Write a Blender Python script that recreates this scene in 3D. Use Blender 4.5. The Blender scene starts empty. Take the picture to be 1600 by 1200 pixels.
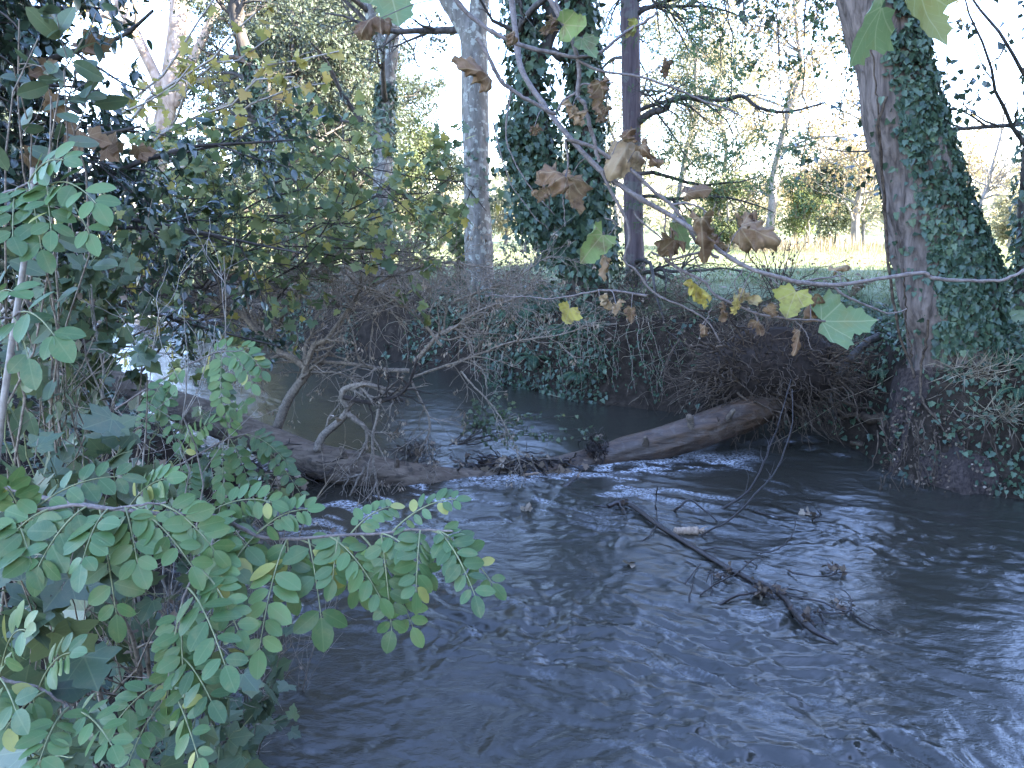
import bpy, math
import numpy as np
from mathutils import Vector

# ------------------------------------------------------------------ camera, sky, sun, exposure
S = bpy.context.scene
COL = S.collection
PITCH = math.radians(11.7)
F = 1209.0
CZ = 3.0
cam_d = bpy.data.cameras.new('camera')
cam_d.sensor_width = 36.0
cam_d.lens = 36.0 * F / 1600.0
cam_d.clip_start = 0.05
cam_d.clip_end = 2000
cam = bpy.data.objects.new('camera', cam_d)
COL.objects.link(cam)
cam.location = (0, 0, CZ)
cam.rotation_euler = (math.pi / 2 - PITCH, 0, 0)
S.camera = cam

SUN_EL = math.radians(24)
SUN_AZ = math.radians(100)          # clockwise from +Y: almost due right of the view
sdir = Vector((math.cos(SUN_EL) * math.sin(SUN_AZ), math.cos(SUN_EL) * math.cos(SUN_AZ), math.sin(SUN_EL)))
w = bpy.data.worlds.new('World')
S.world = w
w.use_nodes = True
nt = w.node_tree
bg = nt.nodes['Background']
sky = nt.nodes.new('ShaderNodeTexSky')
sky.sky_type = 'NISHITA'
sky.sun_disc = False
sky.sun_elevation = SUN_EL
sky.sun_rotation = SUN_AZ
sky.air_density = 1.0
sky.dust_density = 0.6
sky.ozone_density = 3.5
wb = nt.nodes.new('ShaderNodeMix'); wb.data_type = 'RGBA'; wb.blend_type = 'MULTIPLY'; wb.inputs[0].default_value = 1.0
wb.inputs[7].default_value = (1.10, 0.97, 1.03, 1)      # the camera's white balance for shade
nt.links.new(sky.outputs[0], wb.inputs[6]); nt.links.new(wb.outputs[2], bg.inputs[0])
bg.inputs[1].default_value = 0.15
sl = bpy.data.lights.new('sun', 'SUN')
sl.energy = 5.0
sl.angle = math.radians(0.5)
sl.color = (1.0, 0.90, 0.76)
so = bpy.data.objects.new('sun', sl)
COL.objects.link(so)
so.rotation_euler = sdir.to_track_quat('Z', 'Y').to_euler()
S.view_settings.view_transform = 'Standard'
S.view_settings.look = 'None'
S.view_settings.exposure = 3.75
S.view_settings.gamma = 1.0
S.cycles.max_bounces = 6
S.cycles.diffuse_bounces = 3
S.cycles.glossy_bounces = 3
S.cycles.transmission_bounces = 4
S.cycles.caustics_reflective = False
S.cycles.caustics_refractive = False

# ------------------------------------------------------------------ helpers
cp, sp_ = math.cos(PITCH), math.sin(PITCH)
def ray(px, py):
    a = (px - 800.0) / F
    b = -(py - 600.0) / F
    return np.array([a, cp + b * sp_, -sp_ + b * cp])
def P(px, py, Y):
    r = ray(px, py)
    return np.array([0, 0, CZ]) + r * (Y / r[1])
def G(px, py, z=0.0):
    r = ray(px, py)
    return np.array([0, 0, CZ]) + r * ((z - CZ) / r[2])
def PX(lst, Y=None):
    return np.array([P(a[0], a[1], a[2] if len(a) > 2 else Y) for a in lst])
def norm(v):
    v = np.asarray(v, float)
    return v / (np.linalg.norm(v, axis=-1, keepdims=True) + 1e-9)
def RNG(s): return np.random.default_rng(s)

def _hash(i, j, k, seed):
    n = (i * 374761393 + j * 668265263 + k * 2147483647 + seed * 1274126177) & 0x7fffffff
    n = ((n ^ (n >> 13)) * 1274126177) & 0x7fffffff
    n = (n ^ (n >> 16)) & 0xffff
    return n / 65535.0
def noise(x, y, z=0.0, seed=0):
    x, y, z = np.broadcast_arrays(np.asarray(x, float), np.asarray(y, float), np.asarray(z, float))
    xi, yi, zi = np.floor(x).astype(np.int64), np.floor(y).astype(np.int64), np.floor(z).astype(np.int64)
    fx, fy, fz = x - xi, y - yi, z - zi
    fx, fy, fz = [t * t * t * (t * (t * 6 - 15) + 10) for t in (fx, fy, fz)]
    r = 0
    for a in (0, 1):
        for b in (0, 1):
            for c in (0, 1):
                r = r + _hash(xi + a, yi + b, zi + c, seed) * (fx if a else 1 - fx) * (fy if b else 1 - fy) * (fz if c else 1 - fz)
    return r * 2 - 1
def fbm(x, y, z=0.0, o=4, seed=0):
    r, a, f = 0, 0.5, 1.0
    for i in range(o):
        r = r + a * noise(np.asarray(x) * f, np.asarray(y) * f, np.asarray(z) * f, seed + i)
        a *= 0.5; f *= 2.03
    return r

def spl(pts, n):
    """Catmull-Rom resample of (k,d) control points to n points."""
    p = np.asarray(pts, float)
    if len(p) == 2:
        t = np.linspace(0, 1, n)[:, None]
        return p[0] * (1 - t) + p[1] * t
    q = np.vstack([2 * p[0] - p[1], p, 2 * p[-1] - p[-2]])
    t = np.linspace(0, len(p) - 1 - 1e-6, n)
    i = t.astype(int); u = (t - i)[:, None]
    a, b, c, d = q[i], q[i + 1], q[i + 2], q[i + 3]
    return 0.5 * (2 * b + (c - a) * u + (2 * a - 5 * b + 4 * c - d) * u ** 2 + (3 * b - a - 3 * c + d) * u ** 3)

class MB:
    """collects pieces; build() links them as ONE mesh object"""
    def __init__(s):
        s.v, s.f, s.t, s.m, s.uv, s.n = [], [], [], [], [], 0
    def add(s, V, Fa, tint=0.5, mat=0, uv=None):
        V = np.asarray(V, float).reshape(-1, 3)
        if not isinstance(Fa, list): Fa = [Fa]
        for q in Fa:
            q = np.asarray(q, np.int64)
            s.f.append(q + s.n)
            s.t.append(np.broadcast_to(np.asarray(tint, float), (len(q),)))
            s.m.append(np.full(len(q), mat, np.int32))
        s.v.append(V)
        s.uv.append(np.zeros((len(V), 2)) if uv is None else uv)
        s.n += len(V)
    def tubes(s, Pt, R, seg=5, tint=0.5, mat=0, disp=None, cap=False):
        Pt = np.asarray(Pt, float); R = np.asarray(R, float)
        if Pt.ndim == 2: Pt = Pt[None]; R = R[None]
        N, K, _ = Pt.shape
        if N == 0: return
        T = norm(np.gradient(Pt, axis=1))
        av = norm(Pt[:, -1] - Pt[:, 0])
        ref = np.where((np.abs(av[:, 2:3]) < 0.75), np.array([[0, 0, 1.0]]), np.array([[1.0, 0.13, 0]]))[:, None, :]
        U = norm(np.cross(T, ref)); W = np.cross(T, U)
        th = np.arange(seg) * 2 * math.pi / seg
        Rr = R[:, :, None] * np.ones(seg)
        if disp is not None: Rr = Rr * disp
        V = Pt[:, :, None, :] + Rr[..., None] * (np.cos(th)[None, None, :, None] * U[:, :, None, :] + np.sin(th)[None, None, :, None] * W[:, :, None, :])
        idx = np.arange(N * K * seg).reshape(N, K, seg)
        a = idx[:, :-1]; b = idx[:, 1:]
        q = np.stack([a, np.roll(a, -1, 2), np.roll(b, -1, 2), b], -1).reshape(-1, 4)
        tt = np.broadcast_to(np.asarray(tint, float).reshape(-1, 1), (N, (K - 1) * seg)).reshape(-1)
        L = np.concatenate([np.zeros((N, 1)), np.cumsum(np.linalg.norm(np.diff(Pt, axis=1), axis=2), 1)], 1)
        uv = np.stack([np.broadcast_to(th[None, None] * 0.159, (N, K, seg)), np.broadcast_to(L[:, :, None], (N, K, seg))], -1).reshape(-1, 2)
        s.add(V.reshape(-1, 3), q, tt, mat, uv)
        if cap:
            for e in (0, K - 1):
                s.add(V[0, e], np.arange(seg)[None, :], tint if np.isscalar(tint) else 0.5, mat)
    def leaves(s, tpl, pos, d, nrm, size, tint, mat=0, width=None):
        TV, TF = tpl[0], tpl[1]
        n = len(pos)
        if n == 0: return
        X = norm(d); Z = norm(nrm - X * np.sum(nrm * X, -1, keepdims=True)); Y = np.cross(Z, X)
        sz = np.broadcast_to(np.asarray(size, float), (n,))[:, None, None]
        wd = 1.0 if width is None else np.broadcast_to(np.asarray(width, float), (n,))[:, None, None]
        V = pos[:, None, :] + sz * (TV[None, :, 0:1] * X[:, None] + wd * TV[None, :, 1:2] * Y[:, None] + TV[None, :, 2:3] * Z[:, None])
        off = (np.arange(n) * len(TV))[:, None, None]
        fs, ts = [], []
        tint = np.broadcast_to(np.asarray(tint, float), (n,))
        for q in TF:
            q = np.asarray(q)
            fs.append((q[None] + off).reshape(-1, q.shape[1]))
        uv = np.tile(TV[:, :2], (n, 1))
        base = s.n
        for q in fs:
            s.f.append(q + base); s.t.append(np.repeat(tint, len(q) // n)); s.m.append(np.full(len(q), mat, np.int32))
        s.v.append(V.reshape(-1, 3)); s.uv.append(uv); s.n += n * len(TV)
    def build(s, name, mats, parent=None, smooth=True, origin=None):
        if not isinstance(mats, (list, tuple)): mats = [mats]
        me = bpy.data.meshes.new(name)
        V = np.concatenate(s.v)
        if parent is not None: V = V - np.array(parent.location)
        elif origin is not None: V = V - np.asarray(origin)
        cnt = np.concatenate([np.full(len(q), q.shape[1], np.int64) for q in s.f])
        loops = np.concatenate([q.reshape(-1) for q in s.f])
        me.vertices.add(len(V)); me.loops.add(len(loops)); me.polygons.add(len(cnt))
        me.vertices.foreach_set('co', V.reshape(-1).astype(np.float32))
        me.loops.foreach_set('vertex_index', loops.astype(np.int32))
        st = np.zeros(len(cnt), np.int64); st[1:] = np.cumsum(cnt)[:-1]
        me.polygons.foreach_set('loop_start', st.astype(np.int32))
        me.polygons.foreach_set('loop_total', cnt.astype(np.int32))
        me.polygons.foreach_set('material_index', np.concatenate(s.m))
        me.polygons.foreach_set('use_smooth', np.full(len(cnt), smooth))
        for m in mats: me.materials.append(m)
        me.update(calc_edges=True)
        at = me.attributes.new('tint', 'FLOAT', 'FACE')
        at.data.foreach_set('value', np.concatenate(s.t).astype(np.float32))
        uvl = me.uv_layers.new(name='UVMap')
        uvl.data.foreach_set('uv', np.concatenate(s.uv)[loops].reshape(-1).astype(np.float32))
        o = bpy.data.objects.new(name, me)
        COL.objects.link(o)
        if parent is not None: o.parent = parent
        elif origin is not None: o.location = origin
        return o

def tag(o, label, cat, group=None, kind=None):
    o['label'] = label
    if cat: o['category'] = cat
    if group: o['group'] = group
    if kind: o['kind'] = kind
    return o
def thing(name, label, cat, loc, group=None):
    o = bpy.data.objects.new(name, None)
    COL.objects.link(o)
    o.location = tuple(float(x) for x in loc)
    o.empty_display_size = 0.2
    return tag(o, label, cat, group)

# ------------------------------------------------------------------ materials
def mat(name):
    m = bpy.data.materials.new(name); m.use_nodes = True
    n = m.node_tree.nodes; return m, n, m.node_tree.links, n['Principled BSDF'], n['Material Output']
def ramp(n, stops, interp='LINEAR'):
    r = n.new('ShaderNodeValToRGB'); e = r.color_ramp.elements
    r.color_ramp.interpolation = interp
    while len(e) < len(stops): e.new(0.5)
    for k, (p, c) in zip(e, stops): k.position = p; k.color = (*c, 1)
    return r
def nz(n, l, vec, scale, detail=4, rough=0.55, dist=0.0):
    t = n.new('ShaderNodeTexNoise'); t.inputs['Scale'].default_value = scale
    t.inputs['Detail'].default_value = detail; t.inputs['Roughness'].default_value = rough
    t.inputs['Distortion'].default_value = dist
    if vec is not None: l.new(vec, t.inputs['Vector'])
    return t
def mapping(n, l, scale, kind='Object'):
    tc = n.new('ShaderNodeTexCoord'); mp = n.new('ShaderNodeMapping'); mp.inputs['Scale'].default_value = scale
    l.new(tc.outputs[kind], mp.inputs['Vector']); return mp.outputs[0]
def mixc(n, l, fac, a, b, mode='MIX'):
    x = n.new('ShaderNodeMix'); x.data_type = 'RGBA'; x.blend_type = mode
    for s, v in ((0, fac), (6, a), (7, b)):
        if hasattr(v, 'links'): l.new(v, x.inputs[s])
        elif s == 0: x.inputs[0].default_value = v
        else: x.inputs[s].default_value = (*v, 1)
    return x.outputs[2]
def bump(n, l, h, strength, dist=0.02, prev=None):
    b = n.new('ShaderNodeBump'); b.inputs['Strength'].default_value = strength; b.inputs['Distance'].default_value = dist
    l.new(h, b.inputs['Height'])
    if prev is not None: l.new(prev, b.inputs['Normal'])
    return b.outputs[0]

def leafmat(name, stops, transl=0.3, rough=0.5, spec=0.35, veins=0.0, mottle=0.0, mcol=(0.2, 0.12, 0.05), mscale=40, nveins=9, palm=False, vcol=(0.30, 0.34, 0.16)):
    m, n, l, bs, out = mat(name)
    at = n.new('ShaderNodeAttribute'); at.attribute_name = 'tint'
    r = ramp(n, stops); l.new(at.outputs['Fac'], r.inputs[0])
    c = r.outputs[0]
    tcN = n.new('ShaderNodeTexCoord')
    if mottle:
        t = nz(n, l, tcN.outputs['Object'], mscale, 5, 0.6)
        rr = ramp(n, [(0.48, (0, 0, 0)), (0.66, (1, 1, 1))]); l.new(t.outputs[0], rr.inputs[0])
        mu = n.new('ShaderNodeMath'); mu.operation = 'MULTIPLY'; mu.inputs[1].default_value = mottle
        l.new(rr.outputs[0], mu.inputs[0])
        c = mixc(n, l, mu.outputs[0], c, mcol)
    if veins:
        sx = n.new('ShaderNodeSeparateXYZ'); l.new(tcN.outputs['UV'], sx.inputs[0])
        ab = n.new('ShaderNodeMath'); ab.operation = 'ABSOLUTE'; l.new(sx.outputs[1], ab.inputs[0])
        def mth(op, a, b_=None):
            x = n.new('ShaderNodeMath'); x.operation = op
            for i_, v_ in enumerate((a, b_)):
                if v_ is None: continue
                if hasattr(v_, 'links'): l.new(v_, x.inputs[i_])
                else: x.inputs[i_].default_value = v_
            return x.outputs[0]
        # midrib
        mr = n.new('ShaderNodeMath'); mr.operation = 'LESS_THAN'; mr.inputs[1].default_value = 0.016; l.new(ab.outputs[0], mr.inputs[0])
        ma = n.new('ShaderNodeMath'); ma.operation = 'MULTIPLY_ADD'; ma.inputs[1].default_value = -0.85
        l.new(ab.outputs[0], ma.inputs[0]); l.new(sx.outputs[0], ma.inputs[2])
        mk = n.new('ShaderNodeMath'); mk.operation = 'MULTIPLY'; mk.inputs[1].default_value = nveins; l.new(ma.outputs[0], mk.inputs[0])
        fr = n.new('ShaderNodeMath'); fr.operation = 'FRACT'; l.new(mk.outputs[0], fr.inputs[0])
        lt = n.new('ShaderNodeMath'); lt.operation = 'LESS_THAN'; lt.inputs[1].default_value = 0.12; l.new(fr.outputs[0], lt.inputs[0])
        mh = n.new('ShaderNodeMath'); mh.operation = 'MULTIPLY'; mh.inputs[1].default_value = 0.45; l.new(lt.outputs[0], mh.inputs[0])
        mx = n.new('ShaderNodeMath'); mx.operation = 'MAXIMUM'; l.new(mr.outputs[0], mx.inputs[0]); l.new(mh.outputs[0], mx.inputs[1])
        if palm:
            ang = mth('ARCTAN2', ab.outputs[0], mth('ADD', sx.outputs[0], 0.03))
            rad_ = mth('SQRT', mth('ADD', mth('MULTIPLY', sx.outputs[0], sx.outputs[0]), mth('MULTIPLY', sx.outputs[1], sx.outputs[1])))
            mn = None
            for a_ in (0.0, 0.72, 1.42):
                q_ = mth('MULTIPLY', mth('ABSOLUTE', mth('SUBTRACT', ang, a_)), rad_)
                mn = q_ if mn is None else mth('MINIMUM', mn, q_)
            main_v = mth('LESS_THAN', mn, 0.013)
            sec = mth('MULTIPLY', mth('LESS_THAN', mth('FRACT', mth('MULTIPLY', mth('SUBTRACT', rad_, mth('MULTIPLY', mn, 0.9)), 8.0)), 0.10), 0.4)
            mx = n.new('ShaderNodeMath'); mx.operation = 'MAXIMUM'; l.new(main_v, mx.inputs[0]); l.new(sec, mx.inputs[1])
        mv = n.new('ShaderNodeMath'); mv.operation = 'MULTIPLY'; mv.inputs[1].default_value = veins; l.new(mx.outputs[0], mv.inputs[0])
        lt_ = mixc(n, l, 0.5, c, vcol)
        c = mixc(n, l, mv.outputs[0], c, lt_)
        bs_n = bump(n, l, mx.outputs[0], -0.25, 0.004)
        l.new(bs_n, bs.inputs['Normal'])
    l.new(c, bs.inputs['Base Color'])
    bs.inputs['Roughness'].default_value = rough
    bs.inputs['Specular IOR Level'].default_value = spec
    if transl:
        tr = n.new('ShaderNodeBsdfTranslucent')
        tc = mixc(n, l, 0.22, c, (0.30, 0.32, 0.08), 'MIX'); l.new(tc, tr.inputs[0])
        mx2 = n.new('ShaderNodeMixShader'); mx2.inputs[0].default_value = transl
        l.new(bs.outputs[0], mx2.inputs[1]); l.new(tr.outputs[0], mx2.inputs[2]); l.new(mx2.outputs[0], out.inputs[0])
    return m

def barkmat(name, c1, c2, c3=None, scale=(6, 6, 1.2), rough=0.85, bs_=0.6, spots=0.0, spotcol=(0.4, 0.42, 0.38), spotscale=9, spec=0.25):
    m, n, l, bs, out = mat(name)
    v = mapping(n, l, scale)
    t = nz(n, l, v, 2.0, 6, 0.6, 0.4)
    r = ramp(n, [(0.33, c1), (0.62, c2)]); l.new(t.outputs[0], r.inputs[0])
    c = r.outputs[0]
    v2 = mapping(n, l, (1, 1, 1))
    if c3 is not None:
        t3 = nz(n, l, v2, 3.0, 3); r3 = ramp(n, [(0.5, (0, 0, 0)), (0.62, (1, 1, 1))]); l.new(t3.outputs[0], r3.inputs[0])
        c = mixc(n, l, r3.outputs[0], c, c3)
    if spots:
        t4 = nz(n, l, v2, spotscale, 4, 0.6); r4 = ramp(n, [(0.55, (0, 0, 0)), (0.60, (1, 1, 1))]); l.new(t4.outputs[0], r4.inputs[0])
        mu = n.new('ShaderNodeMath'); mu.operation = 'MULTIPLY'; mu.inputs[1].default_value = spots; l.new(r4.outputs[0], mu.inputs[0])
        c = mixc(n, l, mu.outputs[0], c, spotcol)
    at = n.new('ShaderNodeAttribute'); at.attribute_name = 'tint'
    g = ramp(n, [(0, (0.55, 0.55, 0.55)), (1, (1.45, 1.45, 1.45))]); l.new(at.outputs['Fac'], g.inputs[0])
    c = mixc(n, l, 1.0, c, g.outputs[0], 'MULTIPLY')
    l.new(c, bs.inputs['Base Color']); bs.inputs['Roughness'].default_value = rough
    bs.inputs['Specular IOR Level'].default_value = spec
    t5 = nz(n, l, v, 5.0, 6, 0.65)
    b = bump(n, l, t.outputs[0], bs_, 0.03); b = bump(n, l, t5.outputs[0], bs_ * 0.6, 0.012, b)
    l.new(b, bs.inputs['Normal'])
    return m

M = {}
M['bark_big'] = barkmat('bark_grey_brown', (0.05, 0.039, 0.032), (0.20, 0.16, 0.135), scale=(7, 7, 0.9), bs_=0.9)
M['bark_lichen'] = barkmat('bark_lichen_grey', (0.08, 0.075, 0.065), (0.20, 0.19, 0.17), (0.13, 0.12, 0.10), scale=(6, 6, 1.5), spots=0.7, spotcol=(0.34, 0.36, 0.31), spotscale=7)
M['bark_purple'] = barkmat('bark_purple_brown', (0.075, 0.055, 0.06), (0.16, 0.125, 0.13), scale=(9, 9, 0.8), bs_=0.7, spots=0.3, spotcol=(0.22, 0.26, 0.22), spotscale=3)
M['bark_dark'] = barkmat('bark_dark', (0.03, 0.027, 0.024), (0.09, 0.08, 0.07), scale=(6, 6, 1.2))
M['bark_plane'] = barkmat('bark_plane_pale', (0.34, 0.26, 0.20), (0.55, 0.44, 0.35), (0.30, 0.22, 0.16), scale=(3, 3, 1), bs_=0.3)
M['bark_far'] = barkmat('bark_far_grey', (0.12, 0.11, 0.10), (0.26, 0.24, 0.22))
M['bark_log'] = barkmat('bark_log_smooth', (0.07, 0.052, 0.036), (0.215, 0.165, 0.12), (0.125, 0.092, 0.066), scale=(2, 9, 9), rough=0.8, bs_=0.8, spots=0.6, spotcol=(0.05, 0.042, 0.036), spotscale=11)
M['bark_log_wet'] = barkmat('bark_log_wet', (0.034, 0.020, 0.012), (0.105, 0.062, 0.036), (0.07, 0.048, 0.034), scale=(2, 9, 9), rough=0.42, bs_=0.8, spec=0.5, spots=0.4, spotcol=(0.14, 0.11, 0.085), spotscale=10)
M['twig_grey'] = barkmat('twig_grey', (0.10, 0.08, 0.06), (0.30, 0.245, 0.185), scale=(20, 20, 20), bs_=0.2)
M['twig_pale'] = barkmat('twig_pale', (0.22, 0.19, 0.16), (0.36, 0.32, 0.27), scale=(20, 20, 20), bs_=0.2)
M['twig_dark'] = barkmat('twig_dark', (0.022, 0.018, 0.015), (0.07, 0.055, 0.045), scale=(20, 20, 20), bs_=0.2)
M['twig_wet'] = barkmat('twig_wet', (0.012, 0.009, 0.008), (0.04, 0.028, 0.022), scale=(20, 20, 20), bs_=0.3, rough=0.3, spec=0.5)
M['twig_plane'] = barkmat('twig_plane', (0.10, 0.08, 0.07), (0.20, 0.165, 0.145), scale=(40, 40, 40), bs_=0.25, rough=0.6)
M['stem_green'] = barkmat('stem_green', (0.13, 0.15, 0.07), (0.24, 0.25, 0.13), scale=(20, 20, 20), bs_=0.1, rough=0.6)
M['root'] = barkmat('root_brown', (0.024, 0.016, 0.011), (0.105, 0.076, 0.052), scale=(8, 8, 8), bs_=0.5)
M['soil'] = barkmat('soil_brown', (0.012, 0.009, 0.007), (0.05, 0.036, 0.028), (0.03, 0.022, 0.017), scale=(6, 6, 6), bs_=1.0, rough=0.95)
M['soil_foot'] = barkmat('soil_and_roots', (0.022, 0.016, 0.013), (0.085, 0.062, 0.052), (0.045, 0.034, 0.029), scale=(16, 16, 10), bs_=1.0, rough=0.95)
M['wood_broken'] = barkmat('wood_broken', (0.22, 0.15, 0.10), (0.42, 0.31, 0.22), scale=(20, 3, 20), bs_=0.4)

M['ivy'] = leafmat('leaf_ivy', [(0, (0.026, 0.046, 0.030)), (0.5, (0.062, 0.104, 0.062)), (0.85, (0.115, 0.165, 0.085)), (1, (0.20, 0.25, 0.09))], 0.12, 0.42, 0.4)
M['evergreen'] = leafmat('leaf_evergreen', [(0, (0.018, 0.034, 0.026)), (0.6, (0.035, 0.065, 0.045)), (1, (0.08, 0.13, 0.075))], 0.15, 0.26, 0.75)
M['robinia'] = leafmat('leaf_pinnate', [(0, (0.048, 0.098, 0.034)), (0.6, (0.100, 0.182, 0.060)), (0.92, (0.165, 0.25, 0.08)), (1, (0.34, 0.33, 0.09))], 0.28, 0.42, 0.4, veins=0.28, mottle=0.38, mcol=(0.19, 0.19, 0.07), mscale=38, nveins=8)
M['sycamore'] = leafmat('leaf_lobed', [(0, (0.037, 0.064, 0.038)), (0.6, (0.078, 0.12, 0.064)), (0.9, (0.15, 0.18, 0.075)), (1, (0.36, 0.29, 0.06))], 0.25, 0.42, 0.45, veins=0.35, mottle=0.35, mcol=(0.15, 0.14, 0.07), mscale=22, palm=True)
M['maple'] = leafmat('leaf_maple', [(0, (0.06, 0.10, 0.05)), (0.5, (0.12, 0.17, 0.075)), (0.8, (0.23, 0.25, 0.09)), (1, (0.45, 0.34, 0.07))], 0.35, 0.5, 0.35)
M['willow'] = leafmat('leaf_willow', [(0, (0.042, 0.058, 0.044)), (0.6, (0.075, 0.098, 0.07)), (0.9, (0.11, 0.13, 0.088)), (1, (0.18, 0.17, 0.10))], 0.22, 0.5, 0.3)
M['feather'] = leafmat('leaf_feathery', [(0, (0.05, 0.10, 0.06)), (0.5, (0.09, 0.15, 0.075)), (0.8, (0.17, 0.20, 0.08)), (1, (0.30, 0.26, 0.09))], 0.4, 0.55, 0.25)
M['far_green'] = leafmat('leaf_far_green', [(0, (0.07, 0.10, 0.05)), (0.6, (0.12, 0.155, 0.075)), (1, (0.24, 0.24, 0.10))], 0.4, 0.6, 0.2)
M['far_yellow'] = leafmat('leaf_far_yellow', [(0, (0.19, 0.185, 0.115)), (0.6, (0.32, 0.30, 0.20)), (1, (0.42, 0.35, 0.23))], 0.4, 0.6, 0.2)
M['far_brown'] = leafmat('leaf_far_brown', [(0, (0.14, 0.11, 0.07)), (0.6, (0.24, 0.18, 0.11)), (1, (0.34, 0.27, 0.16))], 0.35, 0.6, 0.2)
M['plane_yellow'] = leafmat('leaf_plane_yellow', [(0, (0.20, 0.20, 0.06)), (0.5, (0.38, 0.31, 0.08)), (1, (0.40, 0.22, 0.08))], 0.4, 0.5, 0.3)
M['withered'] = leafmat('leaf_withered', [(0, (0.115, 0.066, 0.040)), (0.35, (0.26, 0.16, 0.088)), (0.55, (0.42, 0.30, 0.17)), (0.7, (0.48, 0.38, 0.08)), (0.85, (0.23, 0.28, 0.08)), (1, (0.13, 0.21, 0.095))], 0.35, 0.6, 0.25, veins=0.8, mottle=0.65, mcol=(0.13, 0.065, 0.04), mscale=26, palm=True, vcol=(0.42, 0.33, 0.20))
M['plane_green'] = leafmat('leaf_plane_green', [(0, (0.12, 0.20, 0.09)), (0.5, (0.17, 0.24, 0.10)), (1, (0.28, 0.27, 0.08))], 0.35, 0.5, 0.35, veins=0.8, mottle=0.35, mcol=(0.26, 0.19, 0.05), mscale=14, palm=True, vcol=(0.40, 0.42, 0.22))
M['dead'] = leafmat('leaf_dead', [(0, (0.07, 0.045, 0.035)), (0.6, (0.22, 0.16, 0.11)), (1, (0.44, 0.36, 0.27))], 0.15, 0.7, 0.2)
M['fern'] = leafmat('leaf_fern', [(0, (0.025, 0.055, 0.035)), (0.6, (0.045, 0.095, 0.05)), (1, (0.10, 0.17, 0.06))], 0.2, 0.5, 0.3)
M['grass'] = leafmat('grass_blade', [(0, (0.10, 0.135, 0.065)), (0.6, (0.205, 0.235, 0.135)), (1, (0.36, 0.35, 0.23))], 0.3, 0.6, 0.2)
M['straw'] = leafmat('straw', [(0, (0.16, 0.12, 0.08)), (0.6, (0.28, 0.23, 0.16)), (1, (0.40, 0.35, 0.25))], 0.2, 0.7, 0.2)
m, n, l, bs, out = mat('paper_white'); bs.inputs['Base Color'].default_value = (0.75, 0.76, 0.78, 1); M['paper'] = m

# ------------------------------------------------------------------ leaf templates (x along, y across, z up), unit length
def fan(outline, zf=0.0):
    o = np.array(outline, float)
    V = np.vstack([[0.35, 0, 0], np.column_stack([o, np.abs(o[:, 1]) * zf])])
    k = len(o); f = np.array([[0, 1 + i, 1 + (i + 1) % k] for i in range(k)])
    return V, [f]
def mirror(half):
    h = np.array(half, float); m_ = h[::-1].copy(); m_[:, 1] *= -1
    m_ = m_[np.abs(m_[:, 1]) > 1e-6]
    return np.vstack([h, m_])
T_DIA = (np.array([[0, 0, 0], [0.5, 0.24, 0.06], [1, 0, 0], [0.5, -0.24, 0.06]]), [np.array([[0, 1, 2, 3]])])
T_WIDE = (np.array([[0, 0, 0], [0.3, 0.42, 0.08], [1, 0.05, 0], [0.35, -0.4, 0.08]]), [np.array([[0, 1, 2, 3]])])
T_SLIM = (np.array([[0, 0, 0], [0.45, 0.11, 0.03], [1, 0, -0.05], [0.45, -0.11, 0.03]]), [np.array([[0, 1, 2, 3]])])
T_IVY = fan(mirror([(0, 0), (-0.08, 0.22), (0.10, 0.46), (0.34, 0.30), (0.55, 0.34), (0.66, 0.16), (1.0, 0)]), 0.14)
T_OVATE = (lambda xs, ws: (np.vstack([[(x, 0, -0.10 * x * x) for x in xs], [(x, w_, 0.16 * w_ - 0.10 * x * x) for x, w_ in zip(xs, ws)], [(x, -w_, 0.16 * w_ - 0.10 * x * x) for x, w_ in zip(xs, ws)]]),
    [np.array([[i, i + 1, 7 + i + 1, 7 + i] for i in range(6)] + [[i + 1, i, 14 + i, 14 + i + 1] for i in range(6)])]))(
    [0, 0.12, 0.3, 0.52, 0.74, 0.9, 1.0], [0.012, 0.15, 0.235, 0.26, 0.215, 0.12, 0.0])
T_HOLLY = (lambda xs, ws: (np.vstack([[(x, 0, -0.15 * x * x) for x in xs], [(x, w_, 0.3 * w_ - 0.15 * x * x) for x, w_ in zip(xs, ws)], [(x, -w_, 0.3 * w_ - 0.15 * x * x) for x, w_ in zip(xs, ws)]]),
    [np.array([[i, i + 1, 5 + i + 1, 5 + i] for i in range(4)] + [[i + 1, i, 10 + i, 10 + i + 1] for i in range(4)])]))(
    [0, 0.2, 0.5, 0.8, 1.0], [0.02, 0.22, 0.27, 0.16, 0.0])
T_MAPLE = fan(mirror([(0, 0), (-0.12, 0.16), (-0.16, 0.40), (0.04, 0.42), (0.16, 0.56), (0.30, 0.64), (0.38, 0.46), (0.44, 0.28), (0.60, 0.36), (0.72, 0.26), (0.80, 0.14), (1.0, 0)]), 0.10)

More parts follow.
